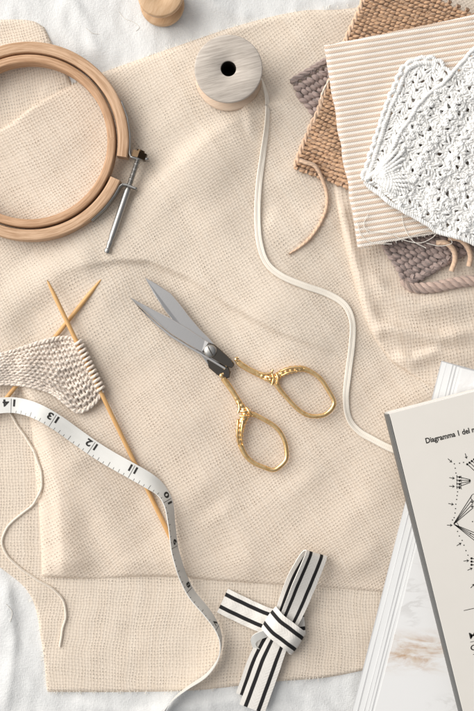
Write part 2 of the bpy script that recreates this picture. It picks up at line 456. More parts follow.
M['thread'] = plain_mat('white_thread', (0.84, 0.80, 0.73), 0.8, 0.2)
M['page'] = plain_mat('ivory_page', (0.735, 0.70, 0.65), 0.5, 0.3, 0.02, 0.05, 0.05)
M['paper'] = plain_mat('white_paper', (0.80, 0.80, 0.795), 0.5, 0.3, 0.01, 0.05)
M['paper_grey'] = plain_mat('grey_cover_page_shade', (0.50, 0.50, 0.505), 0.5, 0.3, 0.02, 0.05)  # cover grey; on alternate pages it paints the shade along leaf edges
M['spine'] = plain_mat('grey_spine', (0.13, 0.13, 0.127), 0.5, 0.35, 0.1, 0.2)
M['ink'] = plain_mat('black_ink', (0.035, 0.033, 0.03), 0.6, 0.2, 0.1)
M['hole'] = plain_mat('bore_shade', (0.03, 0.024, 0.02), 0.9, 0.1, 0.1)  # shade inside the wooden spool holes, put into the colour as near-black
def _satin():
    m, p = mat('ivory_satin'); u, v = uvs()
    seam = ((v - 0.5).abs()).step(0.02, 0.10)
    edge = 1.0 - ((v - 0.5).abs()).step(0.40, 0.48)
    rib = (u * 3.2).sin() * 0.03 + noise(vec(u * 0.06, v * 1.5), 1.0, 2) * 1.2
    setp(p, (0.86, 0.79, 0.69), 0.34, 0, bump(seam * 0.45 + edge * 0.4 + rib, 0.6, 0.8), 0.55, 0.3)
    return m
M['satin'] = _satin()
def _stripe():
    m, p = mat('striped_ticking'); u, v = uvs()
    ph = (v / 5.35 + (noise(vec(u * 0.02, v * 0.05), 1.0, 2) - 0.5) * 0.12).fract()
    k = (ph - 0.5).abs()
    t = k.step(0.20, 0.29)
    wv = (u * 2.6).sin() * (v * 2.6).sin()
    c = mixc(t, (0.67, 0.525, 0.415), (0.85, 0.785, 0.715))
    h = t * 0.9 + wv * 0.22 + noise(vec(u, v), 0.9, 3) * 0.5
    setp(p, c, 0.9, 0, bump(h, 0.9, 0.8), 0.1)
    return m
M['ticking'] = _stripe()
def _band():
    m, p = mat('black_striped_twill_tape'); u, v = uvs()
    jag = ((u * 1.6).fract() - 0.5).abs() * 0.028
    d1 = (v - 0.245 + jag).abs(); d2 = (v - 0.755 + jag).abs()
    t = 1.0 - d1.min(d2).step(0.068, 0.082)
    tw = ((u * 0.9 + (v - 0.5).abs() * 22.0) * 2.0).sin()
    c = mixc(t, mixc(noise(vec(u, v * 20), 0.3, 3), (0.82, 0.79, 0.75), (0.74, 0.70, 0.645)), (0.022, 0.021, 0.022))
    setp(p, c, 0.85, 0, bump(tw * 0.12 + noise(vec(u, v * 24), 1.2, 3) * 0.6, 0.5, 0.6), 0.15)
    return m
M['band'] = _band()
def _tape():
    m, p = mat('white_tape'); u, v = uvs()
    setp(p, mixc(noise(vec(u * .1, v * 3), 1.0, 3), (0.74, 0.73, 0.70), (0.66, 0.65, 0.615)), 0.45, 0, bump(noise(vec(u, v * 18), 1.4, 3), 0.3, 0.5), 0.4)
    return m
M['tape'] = _tape()
def _photo():
    """printed picture of veined marble"""
    m, p = mat('printed_marble_picture'); u, v = uvs(); w = vec(u, v)
    vein = (noise(vec(u * 0.35 + v * 0.05, v), 0.028, 6, 0.62, 1.2) - 0.5).abs()
    t = (1.0 - vein.step(0.0, 0.05)) * noise(w, 0.016, 2).step(0.52, 0.68)
    br = (1.0 - ((v - 652.0).abs()).step(4.0, 27.0)) * noise(vec(u * 0.3, v), 0.09, 5, 0.65, 0.8).step(0.36, 0.66) * (1.0 - ((u - 412.0).abs()).step(14.0, 55.0))
    c = mixc(t * 0.38, (0.79, 0.785, 0.78), (0.48, 0.46, 0.44))
    c = mixc(br * 0.85, c, mixc(noise(w, 0.12, 4).step(0.4, 0.62), (0.58, 0.45, 0.33), (0.45, 0.25, 0.11)))
    setp(p, c, 0.35, 0, None, 0.4)
    return m
M['photo'] = _photo()

# ------------------------------------------------------------------ white linen under everything
def sheet(mb, P, hf, weave=None, theta=0.0, period=3.4, seed=0, edge=None, lin=False):
    x, y = P[..., 0], P[..., 1]
    h = hf(x, y)
    if edge is not None:
        nu, nv = x.shape
        for side_, (w, low) in edge.items():
            if side_ == 'l': d = np.hypot(x - x[:1], y - y[:1])
            if side_ == 'r': d = np.hypot(x - x[-1:], y - y[-1:])
            if side_ == 't': d = np.hypot(x - x[:, :1], y - y[:, :1])
            if side_ == 'b': d = np.hypot(x - x[:, -1:], y - y[:, -1:])
            t = np.clip(d / w, 0, 1); k = np.sqrt(1 - (1 - t) ** 2)
            lo = low(x, y) if callable(low) else low
            h = lo + (h - lo) * k
    V = W(x, y, h)
    c, s = math.cos(theta), math.sin(theta)
    q1, q2 = Wob(170, 7, seed + 50), Wob(170, 7, seed + 60)
    xu = x + 3.5 * q1(x, y); yu = y + 3.5 * q2(x, y)
    UV = np.stack([(xu * c + yu * s) / period, (-xu * s + yu * c) / period], -1)
    mb.add(V, grid_faces(*x.shape), UV)
mb = MB()
xs = np.linspace(-260, 740, 500); ys = np.linspace(-260, 970, 600)
X, Y = np.meshgrid(xs, ys, indexing='ij')
sheet(mb, np.stack([X, Y], -1), h_linen, period=1.0)
tag(mb.build('linen_tablecloth', M['linen']), 'crinkled white linen cloth spread under the cream gauze and all the other things', 'tablecloth')

# ------------------------------------------------------------------ cream gauze, folded over itself
mb = MB()
# lowest layer, straight grain, showing along the bottom
P = coons([(-60, 360), (-50, 480), (-20, 548), (28, 592), (41, 640), (47, 692)], [(440, 360), (430, 500), (412, 600), (400, 662)],
          [(-60, 360), (440, 360)], [(47, 692), (130, 692), (200, 690), (270, 682), (330, 677), (400, 662)], 230, 180)
sheet(mb, P, h_low, theta=0.03, period=3.05, seed=1, edge={'b': (2, h_linen), 'l': (2, h_linen)})
# corner piece showing behind the hoop
P = coons([(-60, 20), (-60, 200)], [(44, 27), (58, 56), (72, 84), (96, 130), (110, 200)], [(-60, 30), (0, 24), (30, 22), (44, 27)], [(-60, 200), (110, 200)], 110, 90)
def h_corner(x, y):
    return 1.2 + 0.3 * nz3(x, y) + ridge(x, y, [(66, 66), (48, 98), (30, 140)], 2.2, 7, 7, 0.1) + ridge(x, y, [(-30, 60), (20, 50), (50, 40)], 1.6, 7, 9)
sheet(mb, P, lambda x, y: np.minimum(h_corner(x, y), 2.2), theta=-0.25, period=3.0, seed=2, edge={'r': (5, h_linen), 't': (5, h_linen)})
# main layer, bias grain
P = coons([(-60, 152), (-60, 300), (-20, 345), (14, 378), (30, 420), (36, 480), (40, 530), (42, 577)],
          [(560, -40), (560, 300), (560, 612)],
          [(-60, 152), (0, 128), (36, 103), (72, 84), (120, 66), (180, 45), (240, 25), (300, 11), (370, 5), (560, -40)],
          [(42, 577), (90, 579), (130, 577), (170, 577), (210, 580), (250, 583), (330, 588), (400, 594), (560, 612)], 340, 330)
sheet(mb, P, h_main, theta=math.radians(-31), period=2.95, seed=3, edge={'b': (3.5, h_low), 'l': (9, h_low), 't': (5, h_linen)})
# draped layer at the right
P = coons(DEDGE[:6], [(540, 130), (540, 290), (540, 425)], [(330, 140), (540, 130)], [(392, 362), (432, 386), (480, 402), (540, 425)], 130, 150)
sheet(mb, P, h_drape, theta=math.radians(-9), period=3.4, seed=4, edge={'l': (7, h_main), 'b': (6, h_main)})
gz = mb.build('gauze_cloth', M['gauze'])
tag(gz, 'large cream open weave gauze cloth laid in folds under the sewing things', 'fabric')

mb = MB()
for cur, n_, nx_, ny_, lo in (([(47, 692), (130, 692), (200, 690), (270, 682), (330, 677)], 70, 0, 1, 0.7), ([(28, 592), (41, 640), (47, 692)], 22, -1, 0.1, 0.7), ([(72, 84), (120, 66), (180, 45), (240, 25), (300, 11), (350, 6)], 60, -.25, -1, 1.0)):
    Cc = catmull(np.array(cur, float), 400)
    for _ in range(n_):
        c_ = Cc[random.randint(0, 399)]; L_ = random.uniform(0.8, 2.6); a_ = random.uniform(-.5, .5); q_ = np.linspace(-0.6, 1, 7)
        dx_, dy_ = nx_ * math.cos(a_) - ny_ * math.sin(a_), nx_ * math.sin(a_) + ny_ * math.cos(a_)
        xx = c_[0] + L_ * q_ * dx_ + random.uniform(-1, 1) * q_ ** 2; yy = c_[1] + L_ * q_ * dy_ + random.uniform(-1, 1) * q_ ** 2
        tube(mb, W(xx, yy, np.maximum(h_linen(xx, yy) + 0.4, lo - 1.2 * np.clip(q_, 0, 1))), random.uniform(0.22, 0.42) * S, 4, caps=False)
tag(mb.build('fringe', M['thread'], gz), None, None, None, 'stuff')

# ------------------------------------------------------------------ embroidery hoop
HX, HY, HB = 30.5, 142.5, 6.5
def arcpt(r, deg, h):
    c = W(HX, HY, 14); a = math.radians(deg)
    return np.array([c[0] + S * r * math.cos(a), c[1] - S * r * math.sin(a), h * S])
hoop = thing('embroidery_hoop', 'round wooden embroidery hoop with a long metal tightening screw', 'embroidery hoop', HX, HY, HB)
mb = MB(); lathe(mb, HX, HY, rrect(76.5, 84.6, HB, HB + 16.5, 1.8), 160, c0=True)
mb.build('inner_ring', M['hoop_in'], hoop)
mb = MB(); lathe(mb, HX, HY, rrect(86.6, 97.6, HB + 0.5, HB + 15.5, 2.0), 180, a0=math.radians(23.5), a1=math.radians(369.5), c0=True)
mb.build('outer_ring', M['hoop'], hoop, sharp=50)
mb = MB()
def metal_strip(pts, halfw, th=1.0, nw=3):
    P = np.array([arcpt(r, d, h) for r, d, h in pts])
    Q = []
    for i in range(len(P) - 1):
        for t in np.linspace(0, 1, 6, endpoint=False): Q.append(P[i] * (1 - t) + P[i + 1] * t)
    Q.append(P[-1]); Q = np.array(Q)
    strip(mb, Q, np.tile(np.array([0, 0, halfw * S]), (len(Q), 1)), th * S, nw)
metal_strip([(98.4, -24, HB + 8), (98.5, -14, HB + 8), (98.5, -4, HB + 8), (98.6, 6.6, HB + 8), (100.5, 8.6, HB + 8), (107, 8.8, HB + 8), (118, 8.4, HB + 8)], 5.0, 2.0)
mb.build('clamp_plate', M['steel'], hoop)
mb = MB()
metal_strip([(98.4, 52, HB + 8), (98.5, 42, HB + 8), (98.5, 32, HB + 8), (98.6, 26.3, HB + 8), (100.5, 24.6, HB + 8), (105, 24.0, HB + 8), (115, 23.8, HB + 8)], 5.0, 2.0)
mb.build('clamp_plate', M['steel'], hoop)
SA = W(140.5, 152, HB + 9); SB = W(106.5, 253, HB + 7.5)
def along(t): return SA * (1 - t) + SB * t
mb = MB()
ts = np.linspace(0.0, 0.36, 90); tube(mb, np.array([along(t) for t in ts]), (2.5 + 0.4 * np.sin(ts * 420)) * S, 12)
ts = np.linspace(0.36, 0.84, 20); tube(mb, np.array([along(t) for t in ts]), np.where(ts < 0.37, 2.6, 3.4) * S, 16)
ts = np.linspace(0.84, 1.0, 24); tube(mb, np.array([along(t) for t in ts]), np.interp(ts, [0.84, 0.87, 0.90, 0.93, 0.95, 0.965, 0.985, 1.0], [3.1, 2.6, 3.3, 2.6, 2.3, 3.2, 3.2, 2.6]) * S, 16)
screw = mb.build('screw', M['steel'], hoop, sharp=60)
mb = MB()
d = (SB - SA) / np.linalg.norm(SB - SA); sd = np.array([-d[1], d[0], 0])
cc = along(0.015); 
tube(mb, np.array([cc - d * 1.0 * S, cc + d * 5.5 * S]), 8.2 * S, 6)
nut = mb.build('nut', M['bronze'], screw, smooth=False)
mb = MB(); tube(mb, np.array([cc - d * 3.2 * S, cc - d * 1.0 * S]), 4.0 * S, 14); mb.build('screw_head', M['bronze'], screw, sharp=40)

# ------------------------------------------------------------------ spools
def spool(name, label, x, y, r, hb, ht, flange, core, hole, m, mh, m_low=None):
    t = thing(name, label, 'spool', x, y, hb)
    c = W(x, y, ht)
    def disc(h0, h1, nm, m=m):
        mb = MB(); p = [(hole, h0)] + [q for q in reversed(rrect(hole, r, h0, h1, 1.3)) if q[0] > hole + 2] + [(hole, h1)]
        p = [(hole, h0), (r - 1.3, h0), (r - 0.4, h0 + 0.4), (r, h0 + 1.3), (r, h1 - 1.3), (r - 0.4, h1 - 0.4), (r - 1.3, h1), (hole + 0.6, h1), (hole, h1 - 0.6)]
        lathe(mb, x, y, p, 96, c0=True, tilt=c); return mb.build(nm, m, t, sharp=60)
    disc(ht - flange, ht, 'flange'); disc(hb, hb + flange, 'flange', m_low or m)
    mb = MB(); lathe(mb, x, y, [(hole, hb + flange), (core, hb + flange), (core, ht - flange), (hole, ht - flange)], 64, c0=True, tilt=c)
    mb.build('barrel', m, t, sharp=40)
    mb = MB(); lathe(mb, x, y, [(0.01, hb + 0.4), (hole - 0.05, hb + 0.4), (hole - 0.05, ht - 1.4), (hole - 0.4, ht - 1.4), (hole - 0.4, hb + 0.8), (0.01, hb + 0.8)], 48, tilt=c)
    mb.build('bore', mh, t, sharp=40)
    return t
spool('ribbon_spool', 'pale whitewashed wooden spool with a dark centre hole and ivory ribbon wound on it', 228.5, 68.5, 32.8, 7.5, 42, 3.6, 15, 7.4, M['greywood'], M['hole'], M['rawwood'])
spool('wooden_bobbin', 'honey coloured wooden bobbin cut off by the top edge, standing on white linen', 160, -6.5, 22.0, 0.5, 33, 6.5, 12, 4.5, M['tanwood'], M['hole'])
# ribbon: turns on the spool, then unwinding down the cloth
mb = MB(); c = W(228.5, 68.5, 42)
a = np.linspace(0, 2 * PI * 5, 400)
rr = 17 + a / (2 * PI) * 1.6
Pw = np.stack([c[0] + S * rr * np.cos(a), c[1] - S * rr * np.sin(a), np.full_like(a, 25 * S)], -1)
strip(mb, Pw, np.tile(np.array([0, 0, 10.5 * S]), (len(a), 1)), 1.0 * S, 4)
path = [(253, 72, 30), (259.5, 76, 25), (264, 86, 16), (267.5, 102, None), (267, 125, None), (263, 155, None), (259, 185, None), (257.5, 215, None), (259.5, 242, None), (267, 263, None),
        (282, 276, None), (304, 285.5, None), (328, 294, None), (345, 305, None), (352.5, 322, None), (352, 345, None), (348.5, 372, None), (346, 398, None), (349, 418, None), (359, 431, None), (374, 440, None), (392, 449, None), (410, 455, None)]
roll = [80, 75, 65, 50, 42, 25, 12, 5, 5, 10, 14, 5, 0, 6, 18, 10, 4, 12, 25, 18, 5, 0, 0]
pts = []
for (x, y, h) in path: pts.append((x, y, float(h_main(x, y)) + 2.3 if h is None else h))
C = catmull(np.c_[np.array(pts), np.array(roll)], 260)
hmin = h_main(C[:, 0], C[:, 1]) + 1.2 + 3.6 * np.abs(np.sin(np.radians(C[:, 3])))
C[:, 2] = np.where(np.arange(260) > 22, np.maximum(hmin, np.minimum(C[:, 2], hmin + 1.5)), C[:, 2])
Pr = W(C[:, 0], C[:, 1], C[:, 2]); T = np.gradient(Pr, axis=0); T /= np.linalg.norm(T, axis=1, keepdims=True)
sv = np.cross(T, [0, 0, 1.0]); sv /= np.linalg.norm(sv, axis=1, keepdims=True); nv_ = np.cross(sv, T)
ro = np.radians(C[:, 3])[:, None]
strip(mb, Pr, (sv * np.cos(ro) + nv_ * np.sin(ro)) * 3.3 * S, 0.7 * S, 9, bulge=0.15 * S)
tag(mb.build('satin_ribbon', M['satin']), 'narrow ivory satin ribbon trailing from the pale spool down to the book', 'ribbon')

# ------------------------------------------------------------------ scissors
sc_h = 8.2
sci = thing('embroidery_scissors', 'small open scissors with steel blades and ornate gold handles', 'scissors', 210, 351, sc_h - 2)
# rear blade (lower in the stack)
mb = MB()
prism(mb, [(144.5, 277), (157, 284), (171, 293.5), (180, 304), (189, 316), (200, 329), (209, 338), (217, 347), (224, 358), (228.5, 367), (230, 374), (224, 377.5), (217, 373), (209, 366.5), (203, 358), (196, 350), (184, 336), (173, 321), (163, 308), (154, 294.5)],
      sc_h, sc_h + 2.4 + 1.5 * np.array([.2, 0, 0, 0, 0, 0, 0, 0, 0, 0, .1, .2, .3, .5, .6, .8, 1, 1, 1, .6]), 0.5)
bl2 = mb.build('blade', M['blade'], sci, smooth=False)
mb = MB(); prism(mb, [(206, 359.5), (213, 360), (222, 364), (228.5, 367.5), (230.5, 372), (229.5, 377.5), (224.5, 379), (217, 374.8), (209, 368)], sc_h + 0.6, sc_h + 3.4, 0.7)
mb.build('tang', M['tang'], bl2, smooth=False)
# front blade
mb = MB()
top = [(129.5, 297), (140, 302.5), (156, 311), (171, 318.5), (188, 328.5), (205, 340), (209, 342.5), (202, 352), (190, 345.5), (171, 333.8), (157, 322.5), (145, 311.5), (136, 303.5)]
prism(mb, top, sc_h + 2.8, sc_h + 4.4 + np.array([.8, .4, .1, 0, 0, 0, .5, 1.7, 1.7, 1.7, 1.6, 1.4, 1.2]), 0.45)
bl1 = mb.build('blade', M['blade'], sci, smooth=False)
# ground bevel along the cutting side
mb = MB()
prism(mb, [(130, 297.6), (136, 304), (145, 312.2), (157, 323.2), (171, 334.5), (190, 346.2), (202, 352.8), (226, 367.6), (225, 369.8), (201, 355.2), (189, 348.6), (170, 337), (156, 325.2), (144, 313.6)], sc_h + 1.6, sc_h + 4.2, 0.5)
mb.build('bevel', M['blade'], bl1, smooth=False)
mb = MB()
prism(mb, [(209.3, 342.7), (214.5, 344.5), (221, 350), (227.5, 356), (233, 361.5), (234.5, 365), (232, 368), (226.5, 367), (215, 360), (202.5, 352.2)], sc_h + 2.8, sc_h + 5.6, 0.8)
mb.build('tang', M['tang'], bl1, smooth=False)
mb = MB(); lathe(mb, 210.3, 351, [(0.01, sc_h + 9.2), (3.2, sc_h + 9.0), (5.2, sc_h + 8.3), (6.4, sc_h + 7.0), (6.4, sc_h + 5.0)], 40)
pv = mb.build('pivot_screw', M['steel'], sci)
mb = MB()
aa = math.radians(62)
prism(mb, [(210.3 + 5.2 * math.cos(aa) + 0.5 * math.sin(aa), 351 + 5.2 * math.sin(aa) - 0.5 * math.cos(aa)), (210.3 - 5.2 * math.cos(aa) + 0.5 * math.sin(aa), 351 - 5.2 * math.sin(aa) - 0.5 * math.cos(aa)),
           (210.3 - 5.2 * math.cos(aa) - 0.5 * math.sin(aa), 351 - 5.2 * math.sin(aa) + 0.5 * math.cos(aa)), (210.3 + 5.2 * math.cos(aa) - 0.5 * math.sin(aa), 351 + 5.2 * math.sin(aa) + 0.5 * math.cos(aa))], sc_h + 8.0, sc_h + 9.35, 0.1)
mb.build('screw_slot', M['tang'], pv, smooth=False)
def handle(shank, loop, ornate, hb):
    mb = MB()
    A = catmull(np.array(shank, float), 70)           # x,y,radius
    s = np.linspace(0, 1, 70)
    r = A[:, 2] * (1 + 0.10 * np.sin(s * 60) * sstep(0.45, 0.75, s))
    tube(mb, W(A[:, 0], A[:, 1], hb + 0.0 * s), r * S, 14, flat=0.8, up=(0, 0, 1))
    Lp = np.array(loop + [loop[0]], float)
    B = catmull(Lp, 161)[:160]
    q = np.linspace(0, 1, 160)
    rb = B[:, 2] * (1 + 0.13 * np.sin(q * 2 * PI * 34) * (B[:, 2] > 2.9))
    tube(mb, W(B[:, 0], B[:, 1], hb), rb * S, 14, closed=True, flat=0.8, up=(0, 0, 1))
    for crv in ornate:                                 # raised scrolls and leaves
        D = catmull(np.array(crv, float), 26)
        tube(mb, W(D[:, 0], D[:, 1], hb + D[:, 2]), S * D[:, 3], 8)
    return mb.build('handle', M['gold'], sci)
hz = sc_h + 2.2
handle([(237.5, 361.5, 2.9), (241, 364.5, 3.0), (248, 369, 2.8), (256, 373, 2.9), (264, 376.5, 3.4), (271, 379, 4.0), (276, 381.5, 3.4)],
       [(274, 380, 3.2), (279, 375, 3.6), (287, 371, 3.7), (296, 369, 3.4), (304, 369, 2.7), (313, 373, 2.3), (321, 379.5, 2.2), (328, 390, 2.2), (334, 401.5, 2.2), (332, 408.5, 2.2), (325, 414.5, 2.2), (316, 416.3, 2.2), (307, 415, 2.2), (297, 408.5, 2.2), (287, 398, 2.2), (279, 388.5, 2.4)],
       [[(258, 372, 2.2, 1.0), (265, 374, 3.0, 1.3), (271, 373, 3.0, 1.3), (273, 369.5, 2.4, 0.9)], [(262, 378, 2.2, 1.0), (268, 380.5, 3.0, 1.3), (273, 384, 2.4, 1.1)],
        [(271, 372, 2.6, 1.2), (273.5, 378, 3.3, 1.4), (272, 385, 2.4, 1.2)], [(276, 373, 2.4, 1.1), (278, 378, 3.2, 1.2), (277, 384, 2.2, 1.0)],
        [(279, 372, 3.0, 0.8), (288, 368.5, 3.2, 1.3), (297, 367.5, 3.0, 1.1), (304, 368.5, 2.2, 0.6)], [(281, 376, 3.0, 0.8), (289, 372.5, 3.2, 1.2), (297, 371, 2.9, 0.8)],
        [(267, 376, 3.2, 1.1), (270, 377.5, 3.7, 1.5), (273.5, 378, 3.4, 1.1)], [(238, 362.5, 1.5, 1.6), (235.8, 359.2, 2.0, 1.8), (238.5, 357.8, 1.8, 1.3)]], hz + 0.8)
handle([(223, 378, 2.9), (226, 382, 3.0), (231, 389, 2.8), (236, 397, 2.8), (240, 404, 3.3), (243.5, 410.5, 4.0), (246, 415, 3.4)],
       [(248, 413.5, 3.2), (243.5, 419, 4.2), (240.5, 427, 4.2), (239.5, 436, 3.6), (241, 446, 2.8), (246, 456, 2.4), (254, 463, 2.2), (264, 467.3, 2.2), (273, 470, 2.2), (280, 466.5, 2.2), (286, 459.5, 2.2), (286.5, 451, 2.2), (284.5, 441, 2.2), (280, 432, 2.2), (273, 425, 2.2), (263, 419, 2.2), (255, 415, 2.4)],
       [[(238, 401, 2.2, 1.0), (239.5, 408, 3.0, 1.3), (238, 413, 3.0, 1.2)], [(246, 407, 2.4, 1.1), (249.5, 412, 3.2, 1.7), (252.5, 415.5, 2.4, 1.2)], [(240, 411, 2.6, 1.2), (245, 411.5, 3.6, 1.4), (250, 410, 2.4, 1.2)],
        [(239.5, 416, 2.6, 1.1), (244.5, 416.5, 3.6, 1.3), (249, 416, 2.2, 1.0)], [(238, 419, 3.0, 0.9), (237.5, 428, 3.4, 1.3), (237.5, 437, 3.0, 1.2), (239, 446, 2.2, 0.6)],
        [(243, 420, 3.6, 1.0), (242, 428, 3.9, 1.2), (241.5, 436, 3.3, 0.9), (243, 445, 2.2, 0.6)], [(223.5, 378.5, 1.5, 1.6), (221, 375.5, 2.0, 1.8), (223.5, 373.6, 1.8, 1.3)]], hz)

# ------------------------------------------------------------------ knitting
def knit(mb, mapf, nst, nrow, sw, rh, r, seg=6, pts=14, z0=0.0, jit=0.05, seed=0, purl=0, amp=1.12, dz=0.75, span=None):
    """garter stitch: every row one looped yarn. mapf(px, qy, z) -> metres, p along the row, q across rows"""
    rg = np.random.default_rng(seed)
    for j in range(nrow):
        a0, a1 = (0, nst) if span is None else span(j)
        n = a1 - a0
        if n <= 0: continue
        t = np.linspace(a0 * 2 * PI, a1 * 2 * PI, n * pts + 1)
        jx = np.interp(t, np.linspace(t[0], t[-1], n * 2 + 1), rg.normal(0, jit * sw, n * 2 + 1))
        jy = np.interp(t, np.linspace(t[0], t[-1], n * 2 + 1), rg.normal(0, jit * sw, n * 2 + 1))
        jz = np.interp(t, np.linspace(t[0], t[-1], n * 2 + 1), rg.normal(0, jit * sw, n * 2 + 1))
        s = 1 if (j + purl) % 2 == 0 else -1
        px = sw * t / (2 * PI) + 0.17 * sw * np.sin(2 * t) + jx
        qy = rh * j + amp * rh * np.cos(t) + jy
        z = z0 + s * dz * r * np.cos(2 * t) + (0.55 * r if s > 0 else -0.25 * r) + jz
        tube(mb, mapf(px, qy, z), r * S, seg, u0=rg.uniform(0, 50))
def seeds(mb, mapf, nst, nrow, pitch, rp, r, A, B, seg=8, pts=12, seed=0, dz=1.0, jit=0.05, half=True):
    """pebbly purl ridges: each row one yarn whose front crossings slant over the ridge"""
    rg = np.random.default_rng(seed)
    for j in range(nrow):
        t = np.linspace(0, nst * 2 * PI, nst * pts + 1) + (PI if (half and j % 2) else 0)
        k_ = lambda: np.interp(t, np.linspace(t[0], t[-1], nst * 2 + 1), rg.normal(0, jit * pitch * 1.5, nst * 2 + 1))
        amp = 1 + np.interp(t, np.linspace(t[0], t[-1], nst + 1), rg.normal(0, 0.22, nst + 1))
        p = pitch * t / (2 * PI) + B * np.sin(t) + k_(); q = rp * j + A * np.sin(t) * amp + k_()
        tube(mb, mapf(p, q, r * dz * np.cos(t) + k_()), r * S * (1 + 0.12 * np.cos(t)), seg, u0=rg.uniform(0, 50))
def lin_map(o, ang, base, foreshort=None):
    e1 = np.array([math.cos(ang), math.sin(ang)]); e2 = np.array([-math.sin(ang), math.cos(ang)])
    def f(p, q, z):
        x = o[0] + p * e1[0] + q * e2[0]; y = o[1] + p * e1[1] + q * e2[1]
        return W(x, y, (base(x, y) if callable(base) else base) + z)
    return f
def hair(mb, n, ptf, lmin, lmax, r=0.16):
    n = int(n * 1.6); r = max(r, 0.17)
    """loose fibres standing off a yarn surface"""
    for _ in range(n):
        c = ptf(); L = random.uniform(lmin, lmax); a = random.uniform(0, 2 * PI)
        d1 = np.array([math.cos(a), math.sin(a), random.uniform(-0.1, 0.5)]) * L * S
        d2 = np.array([-d1[1], d1[0], 0]) * random.uniform(-0.5, 0.5)
        t = np.linspace(0, 1, 6)[:, None]
        tube(mb, c + d1 * t + d2 * t * t, r * S, 3, caps=False)

# taupe swatch (lowest): left edge (291,80)->(405,283)
ta = math.atan2(203, 114)                       # direction of that edge
def b_taupe(x, y): return 12.5 + 0.5 * nz3(x, y)
def m_taupe(p, q, z):
    e1 = np.array([math.cos(ta), math.sin(ta)]); e2 = np.array([math.sin(ta), -math.cos(ta)])
    x = 294 + p * e1[0] + q * e2[0]; y = 83 + p * e1[1] + q * e2[1]
    x, y = x + 0.8 * nz3(x, y), y + 0.8 * nz2(x, y)
    lift = np.where(q < 8, 0, 0)
    return W(x, y, b_taupe(x, y) + z + lift)
mb = MB()
seeds(mb, m_taupe, 33, 23, 6.95, 5.0, 2.4, 1.35, 0.9, 8, 14, seed=21, dz=0.8)
for p_ in (-2.5, 230.5):
    t = np.linspace(-2, 116, 240)
    for k in (-1, 1): tube(mb, m_taupe(p_ + k * 1.6 * np.sin(t / 6.5 * PI), t, 0.8 + 1.0 * k * np.cos(t / 6.5 * PI)), 2.2 * S, 8)
hair(mb, 260, lambda: m_taupe(np.float64(random.uniform(0, 228)), np.float64(random.uniform(0, 112)), np.float64(3.5)), 3, 7, 0.14)
sw = mb.build('knitted_swatch', M['taupe'])
tag(sw, 'chunky grey brown knitted swatch, bottom of the stack, showing only at two corners', 'knitted swatch', 'knitted swatches')
# caramel swatch
ca = math.atan2(68, 165)
cdir = np.array([math.sin(ca) * -1, math.cos(ca)])          # down along the left edge
cx_ = np.array([math.cos(ca), math.sin(ca)])                # along the rows
def b_car(x, y):
    d, t = seg_dist(x, y, [(294, 83), (408, 286)])
    on = sstep(-16, 4, -d)
    return 9.5 + 12.5 * on + 0.5 * nz3(x, y)
def m_car(p, q, z):
    x = 376 + p * cx_[0] + q * cdir[0]; y = -28 + p * cx_[1] + q * cdir[1]
    x, y = x + 0.7 * nz3(x, y), y + 0.7 * nz2(x, y)
    return W(x, y, b_car(x, y) + z)
mb = MB()
seeds(mb, lambda p, q, z: m_car(q + 2.5, p, z), 50, 34, 4.2, 4.75, 1.62, 2.25, -1.35, 8, 12, seed=22, dz=0.9)
# slipped selvedge chain down the left edge
mbe = MB()
for k in (-1, 1):
    t = np.linspace(0, 210, 500); tube(mbe, m_car(-1.2 + k * 1.3 * np.sin(t / 7.2 * PI), t, 1.2 + 0.8 * k * np.cos(t / 7.2 * PI)), 1.6 * S, 7)
hair(mb, 700, lambda: m_car(np.float64(random.uniform(0, 150)), np.float64(random.uniform(0, 208)), np.float64(2.2)), 2.0, 5, 0.12)
csw = mb.build('knitted_swatch', M['caramel']); mbe.build('selvedge', M['peach'], csw)
tag(csw, 'caramel brown knitted swatch between the striped fabric and the grey brown swatch', 'knitted swatch', 'knitted swatches')
def yarn_line(mb, pts, r, base=h_top, n=120, lift=0.0, seg=8, wob=0.0):
    C = catmull(np.array(pts, float), n)
    hh = base(C[:, 0], C[:, 1]) + r * 0.8 + (C[:, 2] if C.shape[1] > 2 else 0)
    k = np.arange(n)
    tube(mb, W(C[:, 0] + wob * np.sin(k * 0.7) , C[:, 1] + wob * np.cos(k * 0.53), hh), r * S, seg)
mb = MB()
C = catmull(np.array([(299, 160, 15.5), (306, 162.5, 17.0), (315, 166, 16.5), (321, 176, 13), (326.5, 192, 8.5), (326.5, 207, 8), (321, 222, 8), (311, 237, 8.2), (300, 247, 8.4), (289, 254, 8.6)], float), 120)
C[:, 2] = np.maximum(C[:, 2], h_main(C[:, 0], C[:, 1]) + 1.6)
tube(mb, W(C[:, 0], C[:, 1], C[:, 2]), np.interp(np.arange(120), [0, 100, 119], [2.1, 1.9, 0.8]) * S, 8)
hair(mb, 90, lambda: W(*C[random.randint(20, 119), :3]), 2, 6, 0.12)
mb.build('yarn_tail', M['peach'], csw)
mb = MB()
C = catmull(np.array([(436, 243, 23), (446, 243, 25), (453.5, 250, 23), (455, 260, 19), (451.5, 271, 16)], float), 60)
tube(mb, W(*C.T), 2.7 * S, 8)
C = catmull(np.array([(448, 238, 24), (459, 239, 26), (467, 246, 23.5), (470.5, 256, 20), (469, 266, 17)], float), 60)
tube(mb, W(*C.T), 2.7 * S, 8)
mb.build('yarn_tail', M['peach'], csw)
